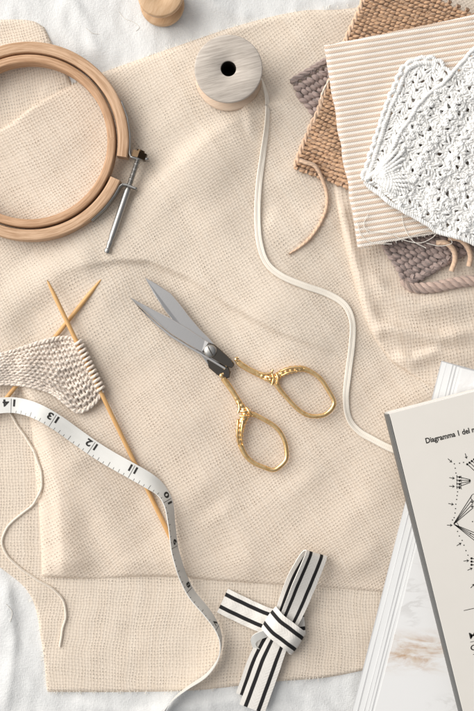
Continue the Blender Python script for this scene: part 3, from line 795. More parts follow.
# twisted tail of the taupe swatch
mb = MB()
C = catmull(np.array([(402, 279, 12), (409, 285.5, 11.5), (420, 288, 11.5), (436, 287, 12), (452, 283.5, 12), (468, 281, 12), (490, 280, 12)], float), 200)
k = np.arange(200)
L = np.r_[0, np.cumsum(np.hypot(*np.diff(C[:, :2], axis=0).T))]
for o_ in range(3):
    ph = L / 21 * 2 * PI + o_ * 2 * PI / 3
    tube(mb, W(C[:, 0] + 0.4 * np.sin(ph), C[:, 1] + 3.2 * np.sin(ph), C[:, 2] + 2.0 * np.cos(ph)), 2.9 * S, 8)
mb.build('yarn_tail', M['taupe_pale'], sw)

# striped fabric
def b_str(x, y):
    on = sstep(0, 24, seg_dist(x, y, [(326, 45), (358, 246)])[0] * -1)
    dl = -seg_dist(x, y, [(358, 246), (400, 240)])[0]
    return 29.0 + 0.5 * nz2(x, y) + 0.25 * nz3(x, y)
mb = MB()
P = coons([(324.5, 46), (334, 100), (345, 165), (358.5, 246.5)], [(500, 8), (500, 100), (500, 222)], [(324.5, 46), (400, 33.5), (500, 15)], [(358.5, 246.5), (400, 239.5), (500, 220)], 90, 100)
for k, (dz, lim) in enumerate(((0, None), (-2.2, None))):
    x, y = P[..., 0] + 0.55 * nz3(P[..., 0], P[..., 1]) + 0.35 * nzl2(P[..., 0], P[..., 1]), P[..., 1] + 0.8 * nz2(P[..., 0], P[..., 1]) + 0.3 * nzl2(P[..., 1], P[..., 0])
    u = (x * math.cos(-0.16) + y * math.sin(-0.16)); v = (-x * math.sin(-0.16) + y * math.cos(-0.16))
    dl = np.minimum(np.arange(90)[:, None] * 1.9, np.minimum(np.arange(100), 99 - np.arange(100))[None] * 2.0)
    h = b_str(x, y) + dz - (1.1 * (1 - np.clip(dl / 4, 0, 1)) ** 2 if k == 0 else 0)
    if k: x = x + 0.3; 
    mb.add(W(x, y, h), grid_faces(90, 100), np.stack([u, v], -1))
# fold line closing the two leaves at the left
n = 100; ed = np.stack([P[0][:, 0] + 0.55 * nz3(P[0][:, 0], P[0][:, 1]) + 0.35 * nzl2(P[0][:, 0], P[0][:, 1]), P[0][:, 1] + 0.8 * nz2(P[0][:, 0], P[0][:, 1]) + 0.3 * nzl2(P[0][:, 1], P[0][:, 0])], -1)
rows = []
for i in range(7):
    a = PI * i / 6
    rows.append(W(ed[:, 0] - 0.9 * math.sin(a), ed[:, 1], b_str(ed[:, 0], ed[:, 1]) - 1.1 - (1 - math.cos(a)) * 0.55))
RW = np.array(rows)
uu = np.stack([np.tile(ed[:, 0], (7, 1)), np.tile(-ed[:, 0] * math.sin(-0.16) + ed[:, 1] * math.cos(-0.16), (7, 1))], -1)
mb.add(RW, grid_faces(7, n), uu)
fab = mb.build('striped_fabric', M['ticking'])
tag(fab, 'folded tan and white pinstriped fabric with a frayed lower edge lying under white crochet', 'fabric')
mb = MB()
for i in range(46):
    t = random.random(); x0 = 358.5 + t * 90; y0 = 246 - t * 15.5
    L = random.uniform(2, 6); a = random.uniform(0.6, 2.4)
    q = np.linspace(0, 1, 6)
    xx = x0 + L * q * math.cos(a) + random.uniform(-1, 1) * q ** 2; yy = y0 - 1.5 + L * q * math.sin(a)
    tube(mb, W(xx, yy, 28.5 - 1.5 * q), 0.22 * S, 4, caps=False)
for pts in ([(362, 226), (372, 232), (388, 233), (404, 240), (420, 243), (432, 238), (438, 232)], [(395, 241), (412, 236), (428, 232), (446, 236), (452, 243), (440, 246), (426, 243)],
            [(357, 222), (362, 236), (374, 243), (392, 244)], [(402, 214), (404, 226), (412, 240), (426, 248)], [(368, 214), (364, 224), (368, 233)]):
    C = catmull(np.array(pts, float), 60); tube(mb, W(C[:, 0], C[:, 1], 31.0 + 0.5 * np.sin(np.arange(60) * 0.2)), 0.34 * S, 5)
tag(mb.build('fringe', M['thread'], fab), None, None, None, 'stuff')
# loose thread loop
mb = MB()
C = catmull(np.array([(333, 76, 24), (328, 82, 24.5), (322.5, 93, 24), (320.5, 102, 23), (322.5, 111, 21), (328, 117, 21.5), (336, 119.5, 23), (344, 119, 24)], float), 90)
tube(mb, W(*C.T), 0.85 * S, 8)
tag(mb.build('thread_loop', M['creamstrand']), 'thin cream thread loop sticking out from the left edge of the striped fabric', 'thread')

# ------------------------------------------------------------------ crochet lace
lw1, lw2, lw3, lw4 = Wob(34, 9, 31), Wob(34, 9, 32), Wob(11, 9, 33), Wob(11, 9, 34)
def lwarp(Q):
    x, y = Q[:, 0].copy(), Q[:, 1].copy(); Q = Q.copy()
    Q[:, 0] = x + 0.9 * lw1(x, y) + 0.3 * lw3(x, y); Q[:, 1] = y + 0.9 * lw2(x, y) + 0.3 * lw4(x, y); Q[:, 2] += 0.4 * lw3(y, x)
    return Q
def inside(poly, x, y):
    c = False; n = len(poly); j = n - 1
    for i in range(n):
        xi, yi = poly[i]; xj, yj = poly[j]
        if (yi > y) != (yj > y) and x < (xj - xi) * (y - yi) / (yj - yi) + xi: c = not c
        j = i
    return c
def braid(mb, C, r, amp, pitch, seg=6):
    """chain edge: two strands looping round each other"""
    L = np.r_[0, np.cumsum(np.linalg.norm(np.diff(C[:, :2], axis=0), axis=1))]
    n = max(int(L[-1] / pitch * 8), 12)
    s = np.linspace(0, L[-1], n); Q = lwarp(np.stack([np.interp(s, L, C[:, i]) for i in range(3)], -1))
    T = np.gradient(Q[:, :2], axis=0); T /= np.maximum(np.linalg.norm(T, axis=1, keepdims=True), 1e-9); N = np.stack([-T[:, 1], T[:, 0]], -1)
    for o in (0, PI):
        ph = s / pitch * 2 * PI + o
        tube(mb, W(Q[:, 0] + N[:, 0] * amp * np.sin(ph), Q[:, 1] + N[:, 1] * amp * np.sin(ph), Q[:, 2] + amp * 0.8 * np.cos(ph)), r * S, seg, u0=random.uniform(0, 30))
def lace_layer(mb, poly, o, ang, rows, cols, base, pitch=14.0, rowp=9.6, r=1.35, seed=0):
    rg = random.Random(seed)
    e1 = np.array([math.cos(ang), math.sin(ang)]); e2 = np.array([-math.sin(ang), math.cos(ang)])
    def pt(p, q): return o + p * e1 + q * e2
    for j in rows:
        off = (j % 2) * pitch / 2
        run = []
        for i in cols:
            pc = i * pitch + off + rg.uniform(-1.2, 1.2); q0 = j * rowp + rg.uniform(-1.1, 1.1)
            c = pt(pc, q0 - rowp * 0.4)
            if not inside(poly, c[0], c[1]): 
                if len(run) > 3: braid(mb, np.array(run), r * 1.05, 1.15, 4.6)
                run = []; continue
            nk = rg.choice((2, 3, 4, 4, 5, 5))
            for k in range(nk):
                f = (k / (nk - 1) - 0.5) * 2
                a = pt(pc + f * 0.9, q0); b = pt(pc + f * pitch * 0.45, q0 - rowp * (0.98 - 0.20 * f * f)); m_ = (a + b) / 2 + np.array([rg.uniform(-.5, .5), rg.uniform(-.5, .5)])
                hz_ = base(c[0], c[1])
                C = catmull(np.array([(*a, hz_ + 0.6), (*m_, hz_ + 2.2 + rg.uniform(-.4, .6)), (*b, hz_ + 1.0)]), 10)
                braid(mb, C, r * 0.86, 0.7, 5.0, 5)
            for f in np.linspace(-1, 1, 9)[:-1]:
                b = pt(pc + f * pitch * 0.5, q0 - rowp * (1.02 - 0.26 * f * f)); run.append((*b, base(b[0], b[1]) + 2.2))
        if len(run) > 3: braid(mb, np.array(run), r * 1.05, 1.15, 4.6)
mb = MB()
def b_l1(x, y): return 31.5 + 0.6 * nz3(x, y)
def b_l2(x, y): return 36.6 + 0.9 * nz3(x, y) - 3.5 * sstep(390, 372, x)
flap = [(368, 182), (374, 160), (382, 134), (391, 110), (399, 88), (408, 70), (424, 63), (438, 66), (450, 82), (446, 110), (420, 130), (400, 165)]
main = [(367, 183), (380, 168), (392, 150), (404, 128), (416, 110), (432, 92), (447, 79), (455, 70), (463, 62), (476, 48), (510, 20), (510, 262), (474, 242), (440, 231), (415, 216), (392, 202)]
def lace_ground(mb, poly, o, ang, base, rp, pitch, r, hp, hq, hr, seed, rough=0.2):
    """close pebbly crochet that parts round a lattice of eyelets"""
    rg = np.random.default_rng(seed)
    e1 = np.array([math.cos(ang), math.sin(ang)]); e2 = np.array([-math.sin(ang), math.cos(ang)])
    H = []
    for a in range(-30, 30):
        for b in range(-30, 30):
            p_, q_ = (a + 0.5 * (b % 2)) * hp + rg.normal(0, 0.45), b * hq + rg.normal(0, 0.4)
            c = o + p_ * e1 + q_ * e2
            if inside(poly, *c) and rg.random() < 0.97: H.append((p_, q_, hr * rg.uniform(0.75, 1.15) * (0.7 if b % 4 == 1 else 1.0)))
    H = np.array(H)
    P = np.array(poly) - o; pm, pM = (P @ e1).min(), (P @ e1).max(); qm, qM = (P @ e2).min(), (P @ e2).max()
    for j in range(int((qM - qm) / rp) + 1):
        n = int((pM - pm) / pitch)
        t = np.linspace(0, n * 2 * PI, n * 12 + 1) + (PI if j % 2 else 0)
        k_ = lambda sd: np.interp(t, np.linspace(t[0], t[-1], n * 2 + 1), rg.normal(0, sd, n * 2 + 1))
        p = pm + pitch * t / (2 * PI) + 0.9 * np.sin(t) + k_(rough * .6)
        q = qm + rp * j + rp * 0.42 * np.sin(t) * (1 if (j // 2) % 2 else -1) + k_(rough * .6) + 0.9 * np.sin(p / 7.0)
        z = r * 0.75 * np.cos(t) + k_(rough * .5)
        for (hp_, hq_, hr_) in H:
            m = np.abs(q - hq_) < hr_ + 4
            if not m.any(): continue
            dp, dq = p - hp_, q - hq_; d = np.hypot(dp, dq); R = hr_ + 3.0
            f = np.where(d < R, (hr_ + (R - hr_) * (d / R)) / np.maximum(d, 0.05), 1.0)
            p = hp_ + dp * f; q = hq_ + dq * f; z = z + np.where(d < R, 0.8, 0)
        X_ = o[0] + p * e1[0] + q * e2[0]; Y_ = o[1] + p * e1[1] + q * e2[1]
        ins = np.array([inside(poly, a, b) for a, b in zip(X_, Y_)])
        idx = np.flatnonzero(np.diff(np.r_[0, ins.astype(int), 0]))
        for a, b in zip(idx[::2], idx[1::2]):
            if b - a < 14: continue
            Q = lwarp(np.stack([X_[a:b], Y_[a:b], base(X_[a:b], Y_[a:b]) + z[a:b]], -1))
            tube(mb, W(Q[:, 0], Q[:, 1], Q[:, 2]), r * S, 7, u0=rg.uniform(0, 40))
lace_ground(mb, flap, np.array([410., 110.]), math.radians(114), b_l1, 3.0, 3.4, 1.25, 10.5, 8.4, 2.2, 3)
lace_ground(mb, main, np.array([430., 150.]), math.radians(32), b_l2, 3.1, 3.6, 1.32, 11.0, 9.2, 2.3, 4)
for c_, h_, an, le in (((372, 184), 1, 0, 0),): pass
for qv in (-69, -46, -23, 0, 23, 46, 69):              # raised chain rounds
    ar = math.radians(120); o_ = np.array([430., 150.]); e1 = np.array([math.cos(ar), math.sin(ar)]); e2 = np.array([-e1[1], e1[0]])
    run = []
    for pv in np.linspace(-150, 150, 200):
        c_ = o_ + pv * e1 + (qv + 3.0 * math.sin(pv / 9.2 * 2 * PI)) * e2
        if inside(main, *c_): run.append((*c_, float(b_l2(*c_)) + 1.9))
        elif len(run) > 12: braid(mb, np.array(run), 1.15, 0.9, 4.4); run = []
        else: run = []
    if len(run) > 12: braid(mb, np.array(run), 1.15, 0.9, 4.4)
# outer chain edges
braid(mb, np.array([(x, y, b_l2(x, y) + 1.5) for x, y in catmull(np.array([(366.5, 182), (374, 191), (392, 203), (415, 217), (440, 231.5), (474, 242), (505, 250)], float), 60)]), 1.4, 1.2, 4.6)
braid(mb, np.array([(x, y, b_l2(x, y) + 2.0) for x, y in catmull(np.array([(367, 181), (380, 167), (392, 149), (404, 127), (416, 109), (432, 91), (447, 78), (463, 61), (480, 44)], float), 70)]), 1.3, 1.1, 4.6)
# scalloped picots along the flap
ED = catmull(np.array([(367, 179), (374, 158), (382, 133), (391, 109), (399, 88), (410, 66), (424, 63.5), (437, 66.5), (447, 78)], float), 19)
for i in range(18):
    a, b = ED[i], ED[i + 1]; t = b - a; nrm = np.array([t[1], -t[0]]); nrm /= np.linalg.norm(nrm); m_ = (a + b) / 2
    C = catmull(np.array([(*a, 33), (*(a + nrm * 3.4 - t * .05), 34), (*(m_ + nrm * 6.2), 34.2), (*(b + nrm * 3.4 + t * .05), 34), (*b, 33)]), 24)
    braid(mb, C, 1.25, 1.1, 4.4)
braid(mb, np.c_[ED, np.full(19, 33.5)], 1.5, 1.3, 5.0)
# big fan at the folded corner
for k in range(13):
    a = math.radians(-62 + k * 8.2); L = 34 + 7 * math.sin(k * 0.9)
    p0 = np.array([374., 180.]); p1 = p0 + L * np.array([math.cos(a), math.sin(a)])
    if not inside(main, *(p0 * .4 + p1 * .6)): continue
    C = catmull(np.array([(*p0, 37), (*(p0 * .5 + p1 * .5), 41), (*p1, 39)]), 24)
    braid(mb, C, 1.3, 0.8, 6.0)
def lace_pt():
    while True:
        x, y = random.uniform(370, 480), random.uniform(60, 235)
        if inside(main, x, y): return W(x, y, b_l2(x, y) + 2.6)
hair(mb, 700, lace_pt, 2, 4.5, 0.12)
tag(mb.build('crochet_lace', M['white_yarn']), 'folded white cotton crochet lace lying on top of the striped fabric', 'lace')

# ------------------------------------------------------------------ cream knitting on needles
# the piece hangs from the needle: row position q = distance left of the needle, p = along the needle
NT, NB = np.array([47., 280.]), np.array([171., 538.])
nd = (NB - NT) / np.linalg.norm(NB - NT)
topE = catmull(np.array([(78.5, 341), (70, 338), (58, 338.5), (45, 341), (30, 345.5), (15, 350.5), (0, 354), (-20, 356), (-45, 357)], float), 60)
botE = catmull(np.array([(103, 390), (96, 401), (86, 409), (76, 411), (64, 402), (50, 392), (32, 386.5), (12, 384), (-10, 384), (-40, 386)], float), 60)
def m_cream(p, q, z):
    """p 0..1 from top to bottom edge, q 0..1 from the needle outwards"""
    p = np.asarray(p, float); q = np.clip(np.asarray(q, float), -0.03, 1)
    qi = np.clip(q, 0, 1) * 59
    tx, ty = np.interp(qi, np.arange(60), topE[:, 0]), np.interp(qi, np.arange(60), topE[:, 1])
    bx, by = np.interp(qi, np.arange(60), botE[:, 0]), np.interp(qi, np.arange(60), botE[:, 1])
    # keep the lower lip short near the needle: rows bow
    x = tx + (bx - tx) * p; y = ty + (by - ty) * p
    x = x - np.sin(np.clip(p, 0, 1) * PI) * 3.0 * (1 - q)
    h = 11.5 + 4.5 * np.sin(np.clip(p, 0, 1) * PI) * (0.5 + 0.5 * q) + 1.2 * nz3(x, y)
    return W(x, y, h + z)
kn = thing('knitting', 'small cream knitted piece hanging by its loops from a wooden needle', 'knitting', 45, 375, 6)
mb = MB()
nst, nrow, r = 24, 12, 1.42
rg = np.random.default_rng(5)
for j in range(nrow):
    t = np.linspace(0, nst * 2 * PI, nst * 14 + 1)
    jj = lambda s_: np.interp(t, np.linspace(0, t[-1], nst * 2 + 1), rg.normal(0, s_, nst * 2 + 1))
    qq = (t / (2 * PI) + 0.15 * np.sin(2 * t) + jj(0.03)) / nst - 0.008
    pp = (j + 0.5 + 0.66 * np.cos(t) + jj(0.035)) / nrow
    tube(mb, m_cream(pp, qq, 0.8 * r * np.cos(2 * t) + jj(0.12)), r * S, 7, u0=rg.uniform(0, 40))
for cur, p_ in ((topE, 0.0), (botE, 1.0)):             # rolled selvedges
    q = np.linspace(0, 1, 200)
    for k in (-1, 1): tube(mb, m_cream(np.full(200, p_) + k * 0.018 * np.sin(q * 90), q, 0.6 + 0.7 * k * np.cos(q * 90)), 1.4 * S, 7)
hair(mb, 160, lambda: m_cream(random.random(), random.random() * 0.6, 2.8), 2, 5, 0.12)
mb.build('knitted_body', M['cream'], kn)
NH = 15.5
mb = MB()
for i in range(12):                                     # live loops round the needle
    t0 = (i + 0.5) / 12
    c = np.array([77.0, 340.5]) + nd * (t0 * 56); NHl = NH + 3.5 - 13.0 * ((c[1] - 280) / 262) ** 1.0
    n2 = np.array([nd[1], -nd[0]])                       # to the right of the needle
    a = np.linspace(-0.35 * PI, 1.35 * PI, 22)
    off = 3.6 * np.cos(a) + 0.2; hh = NHl + 3.6 * np.sin(a)
    skew = np.linspace(-1.2, 1.2, 22)
    xs_, ys_ = c[0] + n2[0] * off + nd[0] * skew, c[1] + n2[1] * off + nd[1] * skew
    tube(mb, W(xs_, ys_, hh), 1.5 * S, 7, u0=i * 7)
    tube(mb, W(np.linspace(xs_[-1], c[0] - n2[0] * 7.5, 8), np.linspace(ys_[-1], c[1] - n2[1] * 7.5, 8), np.linspace(hh[-1], 12.5, 8)), 1.5 * S, 7)
mb.build('live_loops', M['cream'], kn)
def needle(label, a, b, ha, hb, r):
    mb = MB(); t = np.linspace(0, 1, 40) ** 1.3
    P = W(a[0] + (b[0] - a[0]) * t, a[1] + (b[1] - a[1]) * t, ha + (hb - ha) * t)
    L = np.linalg.norm(np.array(b) - np.array(a)) * t
    tube(mb, P, r * S * np.clip(0.16 + np.sqrt(L / 26), 0, 1), 14)
    return tag(mb.build('knitting_needle', M['bamboo']), label, 'knitting needle', 'wooden knitting needles')
needle('long wooden knitting needle carrying the cream knitting, running down to the tape measure', (47, 280), (172.5, 542), NH + 3.5, NH - 9.5, 2.15)
needle('wooden knitting needle lying under the cream knitting, its tip crossing behind the other needle', (101, 279.5), (-12, 421), 9.5, 7.0, 2.15)
# cream strand at the lower left
mb = MB()
pts = [(3, 398), (14, 420), (33, 450), (42, 480), (34, 503), (14, 520), (4, 533), (3, 548), (14, 563), (34, 578), (54, 590), (64, 603), (65.5, 617), (62, 632), (60, 647)]
C = catmull(np.array(pts, float), 200)
onl = lambda x, y: np.where(seg_dist(x, y, [(14, 378), (30, 420), (36, 480), (40, 530), (42, 577), (400, 594)])[0] < 0, h_main(x, y), h_low(x, y))
hh = onl(C[:, 0], C[:, 1]); hh = np.convolve(np.pad(hh, 6, 'edge'), np.ones(13) / 13, 'valid')
tube(mb, W(C[:, 0] + 0.25 * np.sin(np.arange(200) * .5), C[:, 1], np.maximum(hh, onl(C[:, 0], C[:, 1]) * 0.98) + 1.2), 1.25 * S, 8)
tag(mb.build('yarn_strand', M['creamstrand']), 'loose cream yarn strand winding over the lower left gauze fold', 'yarn')

# ------------------------------------------------------------------ tape measure
# x, y, lean (0 flat .. 90 on edge), extra lift
TP = [(-40, 416, 0, 3), (-12, 408, 0, 4), (4, 405.2, 0, 5), (19, 405.8, 0, 5), (36, 411, 2, 5.5), (56, 422, 2, 4.5), (76, 436.2, 0, 2.5), (95, 449.5, 0, 2.5), (112, 460, 2, 5.0), (130, 470, 4, 8.0), (148, 480.5, 22, 9.0), (161, 490.5, 50, 7),
      (168.5, 504, 60, 8), (171.5, 524, 68, 8.2), (174.5, 548, 68, 8.2), (178, 562, 67, 8), (183, 577, 67, 8), (192, 594.5, 68, 8.2), (206.5, 612, 70, 8.6), (217, 628, 78, 8.8), (221, 643, 84, 9), (218, 659, 86, 9), (206.5, 675, 86, 9), (188, 687.5, 84, 9), (174, 698.5, 82, 9), (164, 712, 80, 9), (156, 735, 80, 9)]
NTP = 420
C = catmull(np.array(TP, float), NTP)
def base_tape(x, y):
    on = sstep(-3, 5, seg_dist(x, y, [(42, 577), (130, 578), (250, 583), (330, 588)])[0] * -1)
    off = sstep(-3, 6, seg_dist(x, y, [(47, 692), (200, 690), (270, 682), (330, 677)])[0] * -1)
    return np.where(y < 560, h_main(x, y), h_low(x, y) + (h_main(x, y) - h_low(x, y)) * on) * off + (1 - off) * h_linen(x, y)
hb = base_tape(C[:, 0], C[:, 1]); hb = np.convolve(np.pad(hb, 10, 'edge'), np.ones(21) / 21, 'valid')
tc = W(C[:, 0], C[:, 1], hb + C[:, 3] + 0.8)
T = np.gradient(tc, axis=0); T /= np.linalg.norm(T, axis=1, keepdims=True)
sr = np.cross([0, 0, 1.0], T); sr[:, 2] = 0; sr /= np.linalg.norm(sr, axis=1, keepdims=True)     # left of travel = upper right edge
ln = np.radians(C[:, 2])[:, None]
HWT = 7.7
tside = (sr * np.cos(ln) - np.array([0, 0, 1.0]) * np.sin(ln)) * HWT * S
tn = np.cross(T, tside); tn /= np.linalg.norm(tn, axis=1, keepdims=True)
tape_o = thing('tape_measure', 'white cloth tape measure with black inch numbers curling from the needles to the bottom edge', 'tape measure', 100, 460, 4)
mb = MB(); strip(mb, tc, tside, 0.8 * S, 5); mb.build('band', M['tape'], tape_o, sharp=50)
Ltap = np.r_[0, np.cumsum(np.linalg.norm(np.diff(tc, axis=0), axis=1))] / S
def on_tape(s, w, lift=0.55):
    s = np.asarray(s, float); w = np.asarray(w, float)
    P = np.stack([np.interp(s, Ltap, tc[:, i]) for i in range(3)], -1)
    Sd = np.stack([np.interp(s, Ltap, tside[:, i]) for i in range(3)], -1); N = np.stack([np.interp(s, Ltap, tn[:, i]) for i in range(3)], -1)
    return P + Sd * w[..., None] + N * lift * S
i13 = np.argmin(np.hypot(C[:, 0] - 53, C[:, 1] - 420.5)); s13 = Ltap[i13]; INCH = 46.5
def text_mesh(txt, size, offset=0.0):
    cu = bpy.data.curves.new('lettering', 'FONT'); cu.body = txt; cu.size = size; cu.align_x = 'LEFT'; cu.offset = offset; cu.resolution_u = 4
    ob = bpy.data.objects.new('lettering', cu); COL.objects.link(ob)
    dg = bpy.context.evaluated_depsgraph_get(); me = bpy.data.meshes.new_from_object(ob.evaluated_get(dg))
    V = np.array([v.co[:] for v in me.vertices]); F = [list(p.vertices) for p in me.polygons]
    bpy.data.objects.remove(ob); bpy.data.curves.remove(cu); bpy.data.meshes.remove(me)
    return V, F
def tick(mb, s, w0, w1, hw=0.28):
    ww = np.linspace(w0, w1, 3)
    V = np.concatenate([on_tape(np.full(3, s - hw), ww), on_tape(np.full(3, s + hw), ww)])
    mb.add(V, [np.array([[0, 1, 4, 3], [1, 2, 5, 4]])])
mbt = MB(); nums = []
for n in range(14, 3, -1):
    s0 = s13 + (13 - n) * INCH
    if s0 > Ltap[-1] - 30: break
    tick(mbt, s0, -0.98, 0.80, 0.22)
    for k in range(1, 8):
        if s0 + k * INCH / 8 < Ltap[-1] - 4: tick(mbt, s0 + k * INCH / 8, -0.98, -0.35 if k == 4 else (-0.55 if k % 2 == 0 else -0.68), 0.20)
    mbn = MB(); nums.append(mbn)
    if n >= 10:                                         # one digit either side of the inch line
        parts_ = [(str(n)[0], 1.5), (str(n)[1], -9.6)]
    else: parts_ = [(str(n), -9.0)]
    for ch, dx in parts_:
        V, F = text_mesh(ch, 9.4, 0.33); V[:, 0] *= 1.25
        w_ = V[:, 0].max() - V[:, 0].min(); x_ = V[:, 0] - V[:, 0].min()
        # text runs against the direction of travel and stands upside down to the viewer
        ss = s0 + (2.0 + (w_ - x_) if dx > 0 else -2.0 - x_)
        wv_ = 0.70 - (V[:, 1] / 7.7)
        mbn.add(on_tape(ss, wv_, 0.58), F)
mbt.build('inch_marks', M['ink'], tape_o, smooth=False); [m_.build('numeral', M['ink'], tape_o, smooth=False) for m_ in nums]

# ------------------------------------------------------------------ black striped ribbon tied in a knot
kt = thing('striped_ribbon', 'white ribbon with two black stripes tied in a knot at the bottom', 'ribbon', 275, 635, 1)
def band(name, pts, hw, n=70, th=1.0, bulge=0.0, sides=None, pinch=None):
    """pts: x,y,h ; sides: plan half-width direction + rise per point"""
    C = catmull(np.array(pts, float), n); P = W(C[:, 0], C[:, 1], C[:, 2])
    if sides is None:
        T = np.gradient(P, axis=0); sd_ = np.cross(T, [0, 0, 1.0])
    else:
        Q = catmull(np.c_[np.array(pts, float)[:, :2], np.array(sides, float)], n)[:, 2:]
        sd_ = np.stack([Q[:, 0], -Q[:, 1], Q[:, 2]], -1)
    sd_ /= np.linalg.norm(sd_, axis=1, keepdims=True)
    f_ = np.ones(n) if pinch is None else np.interp(np.linspace(0, 1, n), pinch[0], pinch[1])
    P[:, 2] += S * 0.35 * nz3(C[:, 0] * 2, C[:, 1] * 2)
    mb = MB(); strip(mb, P, sd_ * f_[:, None] * hw * S, th * S, 11, bulge=bulge * S); return mb.build(name, M['band'], kt, sharp=50)
band('tail', [(222.5, 600.5, 3.2), (238, 608, 3.6), (255, 616, 4.6), (272, 622, 5.5), (290, 623, 5.2), (304.5, 621.5, 4.2)], 13.0, sides=[(-.42, .9, 0), (-.42, .9, 0), (-.40, .9, 0), (-.2, .95, 0), (0, 1, 0), (0.1, 1, 0)])
band('tail', [(284, 627, 9), (277, 643, 11.5), (269, 662, 10.5), (261, 684, 7.5), (252, 708.5, 5.4)], 13.2, sides=[(.94, .34, 0)] * 5, pinch=([0, .2, .45, 1], [.78, .84, .97, 1]), bulge=0.6)
band('tail', [(278, 628, 6), (268, 645, 6.5), (259, 664, 5), (252, 684, 3.4), (247.5, 697, 2.6)], 12.0, sides=[(.92, .3, .03)] * 5)
lsd = (.93, .36, 0.0)
band('loop', [(285, 628, 11), (293, 612, 15.5), (303, 588, 25), (311.5, 568, 28.5), (316, 556.5, 24), (316, 553.0, 17), (311, 557, 11), (302, 573, 8.6), (294, 592, 7.5), (284, 618, 8)], 12.8, 110,
     sides=[(.93, .36, 0), (.92, .36, -.15), (.88, .34, -.38), (.86, .33, -.45), (.86, .33, -.48), (.86, .33, -.48), (.86, .33, -.45), (.88, .3, -.35), (.93, .25, -.15), (.96, .3, 0)], pinch=([0, .08, .3, .75, .95, 1], [.78, .82, 1, 1, .85, .8]), bulge=0.5)
band('knot', [(271.5, 621.5, 6), (269, 617.5, 10), (270.5, 619.5, 16), (277, 627, 20), (285, 633, 20.5), (293, 639, 18.5), (297.8, 643, 13.5), (297, 643.5, 8), (291, 638, 6)], 13.0, 110, bulge=1.2,
     sides=[(.55, -.83, 0)] * 9)
tk = band('tuck', [(276, 631, 14), (264, 634, 14.5), (256, 637.5, 13), (253.5, 642, 9.5), (257, 649, 6.5)], 4.6, 50, sides=[(.2, 1, -.5), (.2, 1, -.5), (.3, 1, -.5), (.6, .8, -.3), (.9, .3, 0)]); tk.data.materials[0] = M['tape']

# ------------------------------------------------------------------ magazine and book
# lower: a magazine lying open, its fanned leaves at the left
mag = thing('magazine', 'white magazine with fanned page edges and a marble picture, lying under the book', 'magazine', 440, 540, 9)
md = np.array([352 - 441.5, 711 - 360.0]); md /= np.linalg.norm(md)       # down the left edge
mr = np.array([-md[1] * -1, 0]); mr = np.array([md[1], -md[0]])             # to the right
c0 = np.array([441.5, 360.5])
def mpt(a, b): return c0 + mr * a + md * b
mb = MB()
prism(mb, [mpt(0, 0), mpt(160, 3), mpt(160, 480), mpt(0, 480)], 9.4, 10.6, 0.2)
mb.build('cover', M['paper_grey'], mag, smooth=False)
offs = [0.8, 5.4, 6.3, 11.8, 12.8, 15.6, 16.5, 19.0, 19.8, 22.0]  # narrow grey leaves between white ones are painted shade lines of the page edges
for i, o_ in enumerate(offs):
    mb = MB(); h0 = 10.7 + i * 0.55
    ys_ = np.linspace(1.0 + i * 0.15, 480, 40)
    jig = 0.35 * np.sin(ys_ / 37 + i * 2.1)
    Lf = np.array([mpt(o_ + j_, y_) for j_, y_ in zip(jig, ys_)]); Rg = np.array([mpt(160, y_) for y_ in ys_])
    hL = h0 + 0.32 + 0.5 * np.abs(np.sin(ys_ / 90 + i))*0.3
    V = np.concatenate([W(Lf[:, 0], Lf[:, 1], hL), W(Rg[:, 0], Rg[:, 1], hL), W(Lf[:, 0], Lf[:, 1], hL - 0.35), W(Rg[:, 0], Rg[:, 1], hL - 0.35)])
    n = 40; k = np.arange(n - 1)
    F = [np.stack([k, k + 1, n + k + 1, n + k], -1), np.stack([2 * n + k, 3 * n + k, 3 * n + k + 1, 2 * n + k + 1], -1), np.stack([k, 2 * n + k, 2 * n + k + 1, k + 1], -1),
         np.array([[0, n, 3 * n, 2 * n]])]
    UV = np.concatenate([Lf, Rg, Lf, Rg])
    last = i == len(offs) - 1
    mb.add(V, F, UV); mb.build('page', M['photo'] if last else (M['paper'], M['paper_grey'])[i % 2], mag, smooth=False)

# upper: book with the crochet diagram on its face
BK0, BK1 = 17.5, 40.0
bk = thing('pattern_book', 'book with a crochet diagram on its ivory face and a grey spine', 'book', 470, 560, BK0)
ang = math.radians(14.0)
ex = np.array([math.cos(ang), -math.sin(ang)]); ey = np.array([math.sin(ang), math.cos(ang)])
pc0 = np.array([389.5, 413.5])
def bpt(a, b): return pc0 + ex * a + ey * b
ky = 0.985
mb = MB()
prism(mb, [bpt(0, 0), bpt(190, -2), bpt(190, 420), bpt(-1, 420)], BK0 + 20.0, BK1, 0.35)
face = mb.build('cover', M['page'], bk, smooth=False)
# spine: rounded, same plan edge a little outside the face, seen from the middle of the table
mb = MB()
q = [bpt(-0.3, 0.4), bpt(-0.3, 420)]
prof = [(0.0, BK1 - 0.5), (-1.8, BK1 - 2.0), (-2.6, BK1 - 6), (-2.9, BK1 - 11), (-2.6, BK1 - 17), (-1.2, BK0 + 0.6)]
V = []
for (o_, h_) in prof:
    for b_ in np.linspace(0.3, 420, 24):
        pt_ = bpt(-0.5, b_); ww = W(pt_[0], pt_[1], BK1); V.append(np.array([ww[0] + ex[0] * o_ * S, ww[1] - ex[1] * o_ * S, h_ * S]))
mb.add(np.array(V), grid_faces(len(prof), 24)); mb.build('spine', M['spine'], bk)
mb = MB()
a_ = [(0.8, 1.0), (189, -1), (189, 419), (0.8, 419)]
V = []
for h_ in (BK0 + 1.2, BK1 - 2.6):
    for (p_, q_) in a_:
        pt_ = bpt(p_, q_); ww = W(pt_[0], pt_[1], BK1); V.append((ww[0], ww[1], h_ * S))
